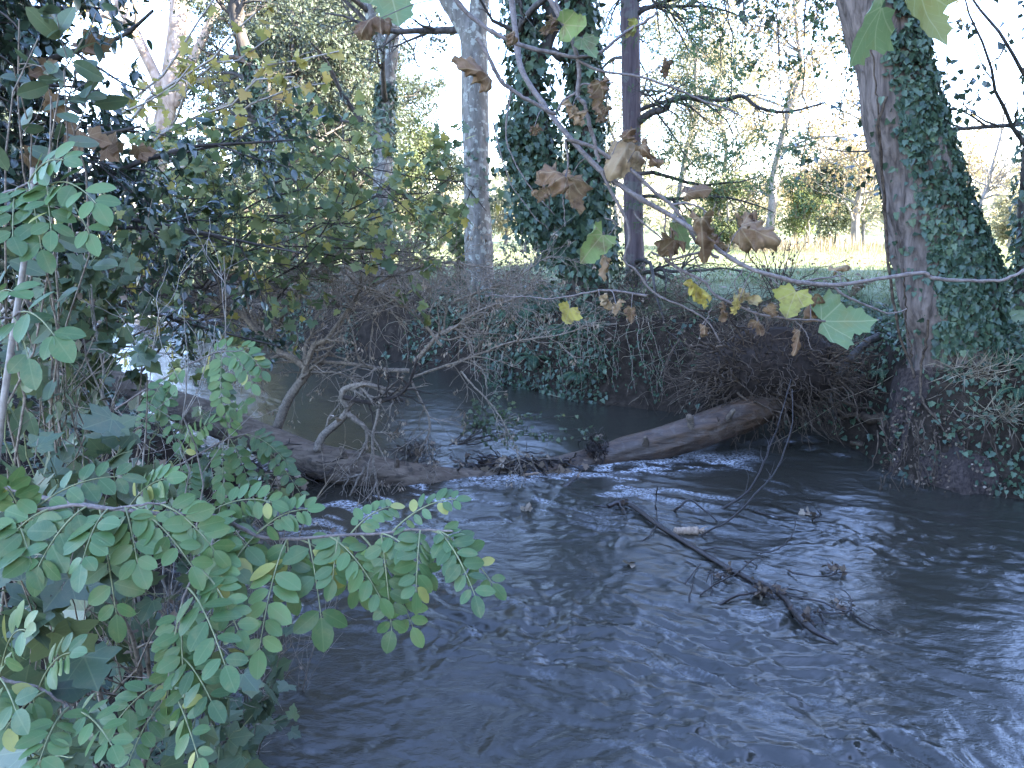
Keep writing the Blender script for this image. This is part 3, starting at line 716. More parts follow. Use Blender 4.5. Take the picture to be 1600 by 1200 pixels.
# --- twin ivy-clad stems
Yt = 14.3
s1 = PX([(915, 480, Yt), (898, 420, Yt), (878, 350, Yt), (858, 280, Yt), (838, 200, Yt), (824, 100, Yt), (815, 0, Yt), (800, -200, Yt), (790, -600, Yt), (800, -1000, Yt)])
s2 = PX([(925, 490, Yt), (930, 430, Yt), (928, 370, Yt), (924, 300, Yt), (917, 200, Yt), (910, 100, Yt), (904, 0, Yt), (893, -200, Yt), (900, -600, Yt), (920, -1000, Yt)])
s1[0, 2] = s2[0, 2] = ground_z(s1[0, 0], Yt) - 0.2
def bushy(p, th, pc):
    z = p[:, 2]
    return np.where(z < 2.1, 0.30, 1.0) * sm(-0.5, -0.05, fbm(p[:, 0] * 1.7, p[:, 1] * 1.7, p[:, 2] * 1.7, 2, 88) + np.where(z > 3.5, 0.1, 0.25))
rad1 = [.30, .24, .22, .20, .18, .16, .15, .14, .10, .04]
root, cr, L = tree('twin_stemmed_tree', 'twin trunks wrapped in thick dark ivy rising from the edge of the far bank', 'tree', [(s1, rad1), (s2, [.30, .26, .24, .22, .20, .19, .18, .15, .10, .04])], 'bark_dark', 'willow', T_WIDE, 41, lsize=0.09, nleaf=1000,
     lim=dict(n1=18, L1=3.0, t0=0.55, n2=110, L2=1.2, n3=320, L3=0.6), ivy=[dict(n=4300, size=0.125, dens=bushy, thick=0.36), dict(n=5000, size=0.125, dens=bushy, thick=0.26)])
mi = MB(); rg = RNG(43)       # the bulge of ivy between the stems
for (cx, cy, rx, rz, nn) in [(845, 330, .45, .5, 1500), (880, 365, .42, .40, 1200), (800, 215, .22, .45, 500), (830, 250, .3, .6, 900), (900, 330, .3, .7, 900)]:
    c0 = P(cx, cy, Yt - .05); p = c0 + rg.normal(size=(nn, 3)) * np.array([rx * .55, .22, rz * .55])
    mi.leaves(T_IVY, p, norm(rg.normal(size=(nn, 3)) * .6 + [0, -.2, -1]), norm(rg.normal(size=(nn, 3)) * .5 + [0, -.8, .6]), .125 * rg.uniform(.6, 1.2, nn), rg.beta(2, 3, nn))
mi.build('ivy', M['ivy'], root, smooth=False)
for pl in [[(850, 90), (862, 55), (880, 25), (905, -10)], [(828, 110), (850, 75), (866, 40), (850, 0), (830, -30)], [(905, 60), (880, 90), (862, 80), (845, 95)]]:
    mb = MB(); mb.tubes(spl(PX(pl, Yt), 16), np.linspace(.09, .06, 16), 8); mb.build('branch', M['bark_dark'], root)

# --- lichen-grey forked trunk, centre
pts = PX([(752, 470), (750, 440), (748, 380), (745, 300), (743, 200), (742, 110), (738, 60), (714, 20), (690, -25), (650, -200), (620, -600), (610, -1000)], 17.4)
pts2 = PX([(741, 90), (745, 50), (750, 0), (756, -100), (770, -400), (790, -1000)], 17.4)
pts[0, 2] = ground_z(pts[0, 0], 17.4) - 0.2
tree('forked_tree', 'tall grey lichen-mottled trunk that forks high up, left of the twin ivy stems', 'tree', [(pts, [.40, .32, .305, .295, .285, .285, .25, .19, .16, .15, .10, .03]), (pts2, [.22, .21, .20, .18, .13, .03])], 'bark_lichen', 'willow', T_WIDE, 51, lsize=0.09, nleaf=700,
     lim=dict(n1=12, L1=3.0, t0=0.5, n2=80, L2=1.2, n3=250, L3=0.6, bias=(-.3, 0, 0)), ivy=[dict(n=500, size=0.09, dens=lambda p, th, pc: (p[:, 2] < 5) * sm(0, .3, fbm(p[:, 0] * 2, p[:, 1] * 2, p[:, 2], 2, 3)), thick=.06), None], twigmat='bark_dark')

# --- dark trunk with pale top, left of centre
pts = PX([(604, 470), (602, 440), (598, 380), (597, 300), (600, 220), (603, 150), (609, 95), (613, 50), (614, 0), (614, -150), (618, -500), (625, -900)], 19.0)
pts2 = PX([(608, 105), (598, 75), (588, 48), (575, 15), (560, -15), (530, -150), (500, -400)], 19.0)
pts[0, 2] = ground_z(pts[0, 0], 19.0) - 0.2
tree('slender_tree', 'slender dark trunk, paler above its high fork, standing left of the lichen-grey tree', 'tree', [(pts, [.32, .255, .245, .24, .22, .195, .18, .165, .155, .14, .10, .03]), (pts2, [.14, .13, .125, .12, .10, .07, .02])], 'bark_lichen', 'willow', T_WIDE, 61, lsize=0.085, nleaf=2200,
     lim=dict(n1=16, L1=2.6, t0=0.3, n2=90, L2=1.0, n3=300, L3=0.6, bias=(-.6, 0, 0)), ivy=[dict(n=1700, size=0.09, dens=lambda p, th, pc: (p[:, 2] < 6.2) * (p[:, 2] > 2.2) * sm(-.25, .1, fbm(p[:, 0] * 2, p[:, 1] * 2, p[:, 2], 2, 13)), thick=.10), None], twigmat='bark_dark')

# --- ivy-clad leaning stem among the fine-leaved trees
pts = PX([(455, 460), (445, 330), (432, 260), (416, 190), (396, 120), (374, 50), (365, 0), (355, -100), (345, -500), (340, -900)], 21.5)
pts[0, 2] = ground_z(pts[0, 0], 21.5) - 0.2
tree('ivy_clad_tree', 'thin leaning trunk with a sleeve of ivy among fine grey-green foliage', 'tree', [(pts, [.24, .2, .19, .18, .17, .165, .16, .15, .1, .03])], 'bark_dark', 'willow', T_DIA, 71, lsize=0.09, nleaf=5000,
     lim=dict(n1=18, L1=2.8, t0=0.15, n2=120, L2=1.2, n3=420, L3=0.6), ivy=[dict(n=1800, size=0.12, dens=lambda p, th, pc: (p[:, 2] < 7.5) * 1.0, thick=.12)])

# --- sunlit plane tree upstream on the left
pts = PX([(196, 500), (203, 450), (215, 380), (236, 300), (255, 200), (270, 110), (277, 50), (281, 0), (285, -60), (290, -300), (300, -700)], 30.5)
pL = PX([(262, 175), (248, 130), (230, 92), (208, 45), (182, -5), (150, -80), (110, -250)], 30.5)
pR = PX([(272, 165), (290, 120), (305, 85), (322, 50), (345, 0), (380, -100), (420, -300)], 30.5)
pts[0, 2] = ground_z(pts[0, 0], 30.5) - .2
tree('plane_tree', 'pale plane tree with sunlit bare upright limbs upstream on the left', 'tree', [(pts, [.56, .44, .40, .385, .36, .345, .335, .33, .3, .2, .05]), (pL, [.2, .2, .19, .18, .16, .12, .03]), (pR, [.16, .15, .15, .14, .12, .09, .03])], 'bark_plane', 'plane_yellow', T_WIDE, 81, lsize=0.17, nleaf=420,
     lim=dict(n1=14, L1=3.4, t0=0.3, n2=60, L2=1.6, n3=160, L3=0.8, bias=(.4, -.6, 0)), trunk_kw=dict(ridge=.02), twigmat='twig_grey')

# --- dark evergreen close by on the left bank
rg = RNG(91)
bx, by = -4.9, 5.6
root = thing('evergreen_tree', 'dark glossy-leaved evergreen filling the upper left, close to the water', 'tree', (bx, by, ground_z(bx, by)))
mb = MB()
st = wander(rg, (bx, by, ground_z(bx, by) - .2), (bx + .3, by + .2, 9.5), 20, .02)
c, r = trunk_mesh(mb, st, np.linspace(.20, .06, 20), n=50, seg=14, seed=91); mb.build('trunk', M['bark_dark'], root)
def clear_of_gap(Q):
    # the upper branches stay short on the side of the plane tree
    e = Q[:, -1]; return ~((e[:, 0] > -.43 * e[:, 1]) & (e[:, 2] > 3.0 + .17 * e[:, 1]))
Pp = spl(c, 24)[None]; Rp = np.linspace(.2, .06, 24)[None]
B1 = sprout(rg, Pp, Rp, 100, .19, .76, 2.9, 1.25, 10, .10, -.035, .35, .04, .008, .2, bias=(1.0, -.35, 0))
k_ = clear_of_gap(B1[0]); B1 = (B1[0][k_], B1[1][k_])
B2 = sprout(rg, B1[0], B1[1], 800, .15, 1, .85, .8, 7, .16, -.06, .6, .015, .004, .3)
k_ = clear_of_gap(B2[0]); B2 = (B2[0][k_], B2[1][k_])
B3 = sprout(rg, B2[0], B2[1], 3600, .1, 1, .35, .8, 4, .15, -.08, .6, .006, .0025, .4)
k_ = clear_of_gap(B3[0]); B3 = (B3[0][k_], B3[1][k_])
mb = MB(); mb.tubes(*B1, seg=6); mb.tubes(*B2, seg=4); mb.tubes(*B3, seg=3); mb.build('branch', M['bark_dark'], root)
ml = MB(); leaf_on(rg, ml, B3[0], 34000, T_HOLLY, .078, .1, 1, jit=.02, hang=-.5, up=.6); leaf_on(rg, ml, B2[0], 1200, T_HOLLY, .08, .3, 1, jit=.02, hang=-.5)
ml.build('crown', M['evergreen'], root, smooth=True)
# orange plane leaves blown into its branches
for (px, py, Y, sz) in [(130, 70, 4.6, .15), (166, 228, 4.7, .12), (128, 208, 4.5, .12), (92, 158, 4.5, .11), (60, 105, 4.4, .12), (215, 232, 4.8, .10), (40, 240, 4.4, .11)]:
    mb = MB(); p_ = P(px, py, Y)[None] + rg.normal(size=(3, 3)) * .018
    mb.leaves(T_MAPLE, p_, rg.normal(size=(3, 3)) + [0, 0, -.8], rg.normal(size=(3, 3)) * .6 + [0, -1, 0], sz, [.25, .3, .2]); mb.build('caught_leaf', M['withered'], root, smooth=False)

# --- fine-leaved trees behind the left bank
for k, (px, Y, h, label) in enumerate([
    (415, 35, 16, 'tall fine-leaved grey-green tree directly behind the leaning ivy sleeve'),
    (520, 34, 15, 'broad fine-leaved grey-green tree behind the slender forked trunk'),
    (565, 38, 11, 'lower fine-leaved tree seen behind the slender trunk, nearest the sky gap'),
    (40, 34, 15, 'fine-leaved tree half hidden behind the dark evergreen at far left'),
    (455, 40, 18, 'tallest fine-leaved tree at the back of the left wood'),
    (480, 29, 9, 'lower fine-leaved tree close behind the leaning ivy sleeve'),
    (-60, 26, 12, 'fine-leaved tree beyond the left edge of the upstream bend')]):
    x = (px - 800) / F * Y * 1.02; g0 = ground_z(x, Y); rg = RNG(100 + k)
    st = wander(rg, (x, Y, g0 - .2), (x + rg.uniform(-.6, .6), Y, g0 + h), 10, .03)
    tree('fine_leaved_tree', label, 'tree', [(st, np.linspace(.28, .05, 10))], 'bark_dark', 'willow', T_DIA, 110 + k, lsize=0.16, nleaf=42000, group='fine-leaved trees of the left wood',
         lim=dict(n1=34, L1=4.2, t0=0.10, a1=1.1, n2=240, L2=2.0, n3=1000, L3=0.95, droop=-.02), jit=.16, hang=-.4)

# --- trees along the far side of the meadow
far = [
    (300, 44, 4.0, 'far_green', .9, 'low pale green tree seen under the foliage upstream on the left'),
    (380, 40, 5.0, 'far_yellow', .9, 'yellowish tree at the far meadow edge behind the left wood'),
    (640, 36, 5.0, 'far_green', 1.2, 'bushy green tree just right of the slender trunk, on the far meadow'),
    (690, 38, 5.6, 'willow', 1.2, 'round grey-green tree in the gap between slender and lichen-grey trunks'),
    (560, 42, 4.5, 'far_yellow', 1.0, 'sunny yellow tree low behind the maple saplings'),
    (790, 44, 4.6, 'far_yellow', 1.0, 'sunny cream-yellow tree between lichen-grey trunk and twin ivy stems'),
    (870, 48, 7.0, 'far_yellow', .5, 'thin pale tree glimpsed between the twin ivy stems'),
    (960, 46, 12.0, 'far_yellow', 1.1, 'pale yellow-green tree right behind the straight purple-brown trunk'),
    (1050, 38, 12.5, 'far_yellow', 1.3, 'lacy yellow-green tree just right of the straight purple-brown trunk'),
    (1125, 42, 10.5, 'far_yellow', 1.2, 'sunlit cream tree with open crown behind the feathery sprays'),
    (1190, 34, 12.5, 'far_brown', .8, 'tall thin-leaved tree with drooping twigs in the middle of the meadow edge'),
    (1240, 40, 3.6, 'far_green', 1.4, 'low dark olive bush at the meadow edge left of the leaning trunk'),
    (1290, 36, 3.6, 'willow', 1.3, 'rounded green bush close left of the leaning trunk at the meadow edge'),
    (1275, 47, 6.4, 'far_yellow', .7, 'sunlit pale tree standing behind the rounded green bush'),
    (1340, 44, 5.6, 'far_yellow', .9, 'yellow-green tree touching the left outline of the leaning trunk'),
    (1330, 33, 10.5, 'far_brown', .6, 'thin bare tree with a few brown leaves left of the leaning trunk'),
    (1515, 44, 8.6, 'far_brown', .0, 'bare tree with fine upright twigs just right of the leaning trunk'),
    (1480, 50, 6.8, 'far_brown', .35, 'rounded brownish bare tree partly behind the leaning trunk'),
    (1575, 46, 6.2, 'far_brown', .5, 'bare spreading tree with pale slanting stem near the right edge'),
    (1640, 42, 6.5, 'far_green', .7, 'greenish tree at the right edge of the far meadow'),
    (1560, 38, 2.6, 'far_yellow', 1.0, 'low scrubby bush in front of the pale slanting stem'),
    (1110, 36, 3.0, 'far_green', 1.0, 'low green bush on the meadow right of the straight trunk'),
    (1720, 40, 8.0, 'far_yellow', .8, 'yellowish tree beyond the right end of the far meadow'),
]
for k, (px, Y, h, lf, den, label) in enumerate(far):
    x = (px - 800) / F * Y * 1.0; g0 = ground_z(x, Y); rg = RNG(200 + k)
    bush = h < 4.5
    ns = 3 if bush else 1
    sts = []
    for q in range(ns):
        st = wander(rg, (x + q * .3, Y, g0 - .1), (x + rg.uniform(-.9, .9), Y + rg.uniform(-.5, .5), g0 + h * .93), 9, .05)
        sts.append((st, np.linspace(.05 + .013 * h, .025, 9)))
    nl = int((2600 if bush else 3600) * den)
    tree('meadow_bush' if bush else 'meadow_tree', label, 'bush' if bush else 'tree', sts, 'bark_far', lf, T_WIDE, 230 + k, lsize=0.13, nleaf=int(nl * 1.9), group='trees and bushes along the far meadow edge',
         lim=dict(n1=18 if bush else 24, L1=h * .33, t0=0.08 if bush else .15, a1=.85 if den < .5 else 1.0, n2=150, L2=h * .16, n3=520 if den < .5 else 380, L3=h * .09, droop=.02 if 'upright' in label or 'bare' in label else -.03, wob=.16, rmax=.06),
         trunk_kw=dict(n=24, seg=8), jit=.2, hang=-.3)

# hazy line of trees closing the far distance
rg = RNG(290)
mb = MB()
n_ = 15000
ang = rg.uniform(-.95, .95, n_); rr_d = rg.uniform(75, 110, n_)
x_ = rr_d * np.sin(ang); y_ = rr_d * np.cos(ang)
topz = 6.0 + 2.5 * fbm(x_ * .09, y_ * .02, 0, 3, 5)
gap = 1 - .6 * np.exp(-((ang + .42) / .07) ** 2)
z_ = height(x_, y_) + topz * gap * rg.beta(1.1, 1.5, n_)
mb.leaves(T_WIDE, np.column_stack([x_, y_, z_]), rg.normal(size=(n_, 3)), rg.normal(size=(n_, 3)), rg.uniform(.5, 1.1, n_), rg.beta(2, 2, n_))
o = mb.build('woodland', M['far_yellow'], smooth=False)
tag(o, 'distant pale wood closing the far side of the meadow', 'wood', kind='stuff')

# wood along the right bank outside the frame, whose shade covers the stream
rg = RNG(300)
mb = MB()
n_ = 90000
cl = np.array([(11, -17), (14, -17), (12, -21), (15, -14), (17, -11), (20, -5), (20, 0), (24, 5), (25, 11),(19, 15.0), (18.5, 11), (17.5, 7), (16, 3), (15, -1), (14, -5), (13, -9), (22, 15.2), (22, 9), (21, 4), (19, -2), (18, -7), (12, -13), (20, 13.5)])
k_ = rg.integers(0, len(cl), n_)
th_ = rg.uniform(0, 2 * math.pi, n_); rr_ = 3.0 * np.sqrt(rg.uniform(size=n_))
zz_ = 1.9 + 17.5 * rg.uniform(size=n_) ** .9
sh = np.sqrt(np.clip(1 - ((zz_ - 8) / 12.5) ** 2, .08, 1))
yy_ = cl[k_, 1] + rr_ * sh * np.sin(th_)
keep = yy_ < 17.2
p_ = np.column_stack([cl[k_, 0] + rr_ * sh * np.cos(th_), yy_, zz_])[keep]
n_ = len(p_)
mb.leaves(T_WIDE, p_, rg.normal(size=(n_, 3)), rg.normal(size=(n_, 3)), rg.uniform(.5, .95, n_), rg.beta(2, 3, n_))
for (a, b_) in cl:
    mb.tubes(wander(rg, (a, b_, 1.5), (a, b_, 16), 8, .02), np.linspace(.3, .06, 8), 8, mat=1)
o = mb.build('woodland', [M['willow'], M['bark_dark']], smooth=False)
tag(o, 'tall dense wood continuing along the right bank and shading the stream', 'wood', kind='stuff')
#@@PART3
# ------------------------------------------------------------------ the fallen trunk across the stream
def fallen_tree():
    rg = RNG(401)
    root = thing('fallen_tree', 'fallen brown trunk lying right across the stream with its root mass on the far bank', 'fallen tree', LOGP[8])
    q = spl(np.column_stack([LOGP, LOGR]), 150)
    c, r = q[:, :3], q[:, 3]
    mt = MB()
    # dry far-left part, then the wet part nearest the roots: one continuous stem with two bark tones
    k0 = 92
    trunk_mesh(mt, c[:k0 + 1], r[:k0 + 1], n=150, seg=44, ridge=0.05, lump=0.11, seed=5)
    trunk_mesh(mt, c[k0:], r[k0:], n=120, seg=44, ridge=0.05, lump=0.11, seed=5, mat_=1, cap=True)
    mt.build('trunk', [M['bark_log'], M['bark_log_wet']], root)
    # stub of a broken limb
    mb = MB(); a = P(1080, 668, 9.65); mb.tubes(spl([a, a + [-.02, -.03, .10], a + [-.06, -.03, .19]], 8), np.array([.055, .05, .045, .045, .045, .048, .04, .01]), 9); mb.build('stub', M['bark_log'], root)
    for (px, py, Y, r0, dx, dz) in [(620, 728, 8.72, .03, .02, .10), (540, 712, 8.7, .035, -.05, .12), (700, 742, 8.98, .02, .05, .07), (1010, 690, 9.52, .03, -.03, .08), (1140, 650, 9.68, .035, .05, .10), (430, 690, 9.0, .04, -.05, .1)]:
        mb = MB(); a = P(px, py, Y); trunk_mesh(mb, np.array([a - [0, -.05, .05], a, a + [dx * .6, -.03, dz * .7], a + [dx, -.05, dz]]), np.array([r0 * 1.5, r0 * 1.1, r0 * .9, r0 * .5]), n=20, seg=10, ridge=.15, lump=.15, seed=int(px), cap=True); mb.build('stub', M['bark_log'], root)
    # named limbs of the trunk reaching over the water
    def limb(lst, Y, r0, r1, m_='twig_grey', n=40, sub=10, L=.5):
        p = spl(PX(lst, Y), n); p = p + np.cumsum(rg.normal(size=p.shape) * .004, 0)
        R = np.linspace(r0, r1, n)
        mb = MB(); mb.tubes(p, R, 8)
        s1 = sprout(rg, p, R, int(sub * 1.7), .2, 1, L, .8, 8, .22, -.02, .6, .02, .006)
        mb.tubes(*s1, seg=5)
        s2 = sprout(rg, s1[0], s1[1], sub * 7, .2, 1, L * .6, .7, 6, .22, -.05, .7, .01, .0045)
        mb.tubes(*s2, seg=4)
        mb.build('limb', M[m_], root)
        return s2[0]
    T = []
    T.append(limb([(497, 703), (500, 690), (507, 677), (543, 643), (534, 617), (547, 604), (587, 600), (613, 620), (633, 600)], 8.75, .055, .018, sub=8))
    T.append(limb([(543, 645), (560, 655), (573, 668), (573, 690), (563, 712)], 8.65, .035, .015, sub=4))
    T.append(limb([(537, 620), (570, 628), (597, 628), (627, 612), (640, 585), (648, 560)], 8.7, .030, .010, 'twig_dark', sub=8))
    T.append(limb([(433, 668), (445, 635), (462, 607), (477, 582), (458, 565), (438, 555), (418, 532), (395, 515), (370, 490), (330, 480)], 9.4, .062, .026, 'twig_grey', sub=18, L=.9))
    T.append(limb([(475, 582), (490, 545), (497, 538), (515, 536)], 9.4, .04, .03, 'twig_grey', sub=3))
    T.append(limb([(592, 640), (583, 683), (586, 733), (588, 760), (592, 790), (600, 812)], 8.2, .018, .010, sub=6))
    T.append(limb([(570, 728), (555, 745), (527, 800), (505, 830)], 8.3, .020, .010, sub=3))
    T.append(limb([(640, 580), (600, 581), (540, 574), (500, 572), (440, 576), (400, 590)], 9.6, .03, .012, sub=14, L=.7))
    T.append(limb([(650, 565), (690, 520), (720, 505), (760, 480), (830, 455)], 9.6, .03, .010, sub=18, L=.8))
    T.append(limb([(640, 590), (672, 660), (650, 720), (655, 730)], 8.9, .016, .008, sub=6))
    T.append(limb([(500, 545), (560, 470), (620, 430), (700, 410), (770, 420)], 9.8, .03, .008, sub=22, L=.9))
    T.append(limb([(420, 540), (470, 450), (540, 400), (640, 400)], 9.9, .03, .008, sub=22, L=.9))
    T.append(limb([(690, 540), (640, 480), (560, 440), (450, 430)], 9.5, .022, .006, sub=22, L=.9))
    T.append(limb([(640, 590), (720, 560), (800, 530), (880, 520), (930, 500)], 9.6, .018, .005, sub=16, L=.7))
    T.append(limb([(720, 580), (745, 610), (780, 650), (800, 690), (812, 720)], 8.9, .012, .005, sub=6))
    T.append(limb([(710, 470), (790, 440), (860, 400)], 10.1, .02, .005, sub=16, L=.7))
    # withered keys hanging in bunches from the dead twigs
    allt = np.concatenate(T)
    k = rg.integers(0, len(allt), 270)
    kp = allt[k, -1]
    mb = MB()
    cnt = 7
    pos = np.repeat(kp, cnt, 0) + rg.normal(size=(270 * cnt, 3)) * .025 + [0, 0, -.02]
    mb.leaves(T_SLIM, pos, norm(rg.normal(size=pos.shape) * .5 + [0, 0, -1]), rg.normal(size=pos.shape), .06 * rg.uniform(.6, 1.2, len(pos)), rg.beta(3, 1.5, len(pos)), width=1.8)
    mb.build('withered_leaves', M['dead'], root, smooth=False)
    # root mass on the bank: soil lump with a shock of roots
    mb = MB()
    cc = P(1205, 580, 10.5)
    th, ph = np.meshgrid(np.linspace(0, 2 * math.pi, 49)[:-1], np.linspace(0.05, math.pi - .05, 26), indexing='xy')
    d = np.stack([np.cos(th) * np.sin(ph), np.sin(th) * np.sin(ph), np.cos(ph)], -1)
    rr = 1 + .35 * fbm(d[..., 0] * 2, d[..., 1] * 2, d[..., 2] * 2, 5, 31)
    V = cc + d * rr[..., None] * np.array([.85, .5, .62])
    idx = np.arange(th.size).reshape(th.shape); q = np.stack([idx[:-1], np.roll(idx[:-1], -1, 1), np.roll(idx[1:], -1, 1), idx[1:]], -1).reshape(-1, 4)
    mb.add(V.reshape(-1, 3), q)
    mb.build('root_soil', M['soil'], root)
    mb = MB()
    for k in range(900):
        dd = norm(rg.normal(size=3) * [1, .7, .8] + [0, -.45, .1])
        a = cc + dd * np.array([.62, .40, .45]) + np.array([rg.normal() * .25, 0, 0]); ln = rg.uniform(.2, .95)
        b_ = a + norm(dd * [1.2, .7, .8] + rg.normal(size=3) * .7 + [0, 0, -.25]) * ln
        r0 = rg.choice([.022, .012, .008, .006], p=[.08, .2, .35, .37])
        mb.tubes(wander(rg, a, b_, 9, .16), np.linspace(r0, .003, 9), 5, tint=rg.uniform(.2, .9))
    mb.build('roots', M['root'], root)
fallen_tree()

# ------------------------------------------------------------------ things caught on and below the fallen trunk
def sticks(name, label, cat, c, ext, n, L, rad, mats, seed, flat=.35, leaves=0, parts='stick', bias=(1, .1, 0)):
    rg = RNG(seed); root = thing(name, label, cat, c)
    mb = MB()
    for k in range(n):
        a = c + rg.normal(size=3) * ext
        d = norm(rg.normal(size=3) * [1, .8, flat] + np.array(bias) * rg.choice([-1, 1]) * .7)
        ln = L * rg.uniform(.3, 1.2)
        r0 = rad * rg.uniform(.35, 1.3)
        mb.tubes(wander(rg, a - d * ln / 2, a + d * ln / 2, 7, .12), np.linspace(r0, r0 * .4, 7), 5, tint=rg.uniform(0, 1))
    mb.build(parts, M[mats[0]], root)
    if leaves:
        ml = MB(); p = c + rg.normal(size=(leaves, 3)) * ext * [1.1, 1.1, .9] + [0, -.02, .03]
        ml.leaves(T_MAPLE, p, rg.normal(size=(leaves, 3)), rg.normal(size=(leaves, 3)) + [0, 0, 1], rg.uniform(.05, .12, leaves), rg.beta(1.5, 1.5, leaves))
        ml.build('leaves', M[mats[1]], root, smooth=False)
    return root
sticks('flotsam', 'heap of drifted sticks and yellow leaves lodged on the sunken middle of the fallen trunk', 'debris', P(800, 728, 9.25), np.array([.38, .10, .05]), 130, .5, .014, ('twig_wet', 'dead'), 411, leaves=70)
sticks('flotsam', 'small bird-nest-like ball of fine twigs on the fallen trunk, left of the leaf heap', 'debris', P(652, 708, 9.05), np.array([.15, .10, .10]), 260, .22, .005, ('twig_dark', 'dead'), 412, leaves=8, flat=.8)
sticks('flotsam', 'upright dark stump-like clump of bark and twigs on the wet part of the fallen trunk', 'debris', P(929, 706, 9.55), np.array([.07, .06, .10]), 190, .2, .009, ('twig_wet', 'dead'), 413, leaves=14, flat=1.2, bias=(0, 0, 1))
sticks('flotsam', 'sparse dark twigs snagged at the near foot of the fallen trunk on the left', 'debris', P(330, 745, 8.5), np.array([.55, .25, .12]), 420, .6, .008, ('twig_dark', 'dead'), 414, leaves=25)
def plank(name, label, a, b, w_, m_, seed):
    rg = RNG(seed); a = np.array(a); b = np.array(b)
    root = thing(name, label, 'driftwood', (a + b) / 2)
    mb = MB(); p = wander(rg, a, b, 14, .02)
    trunk_mesh(mb, p, np.concatenate([[w_ * .3], np.full(12, w_), [w_ * .15]]) * rg.uniform(.85, 1.15, 14), n=40, seg=10, ridge=.2, lump=.2, seed=seed, cap=True)
    mb.build('broken_wood', M[m_], root)
    mb = MB()
    for k in range(7):
        mb.tubes(wander(rg, b, b + (b - a) * rg.uniform(.1, .35) + rg.normal(size=3) * .02, 4, .1), np.linspace(w_ * .35, .002, 4), 4)
    mb.build('splinter', M['wood_broken'], root)
plank('driftwood', 'short splintered stick poking up from the foam below the trunk', G(878, 764, .0), P(901, 746, 8.9), .030, 'twig_wet', 421)
plank('driftwood', 'pale barkless chunk of wood lying against the floating branch', G(1052, 830, .03), G(1093, 829, .045), .040, 'wood_broken', 422)
plank('driftwood', 'thin pale stick lying flat along the front of the leaf heap', P(745, 752, 9.0), P(845, 739, 9.1), .014, 'wood_broken', 423)

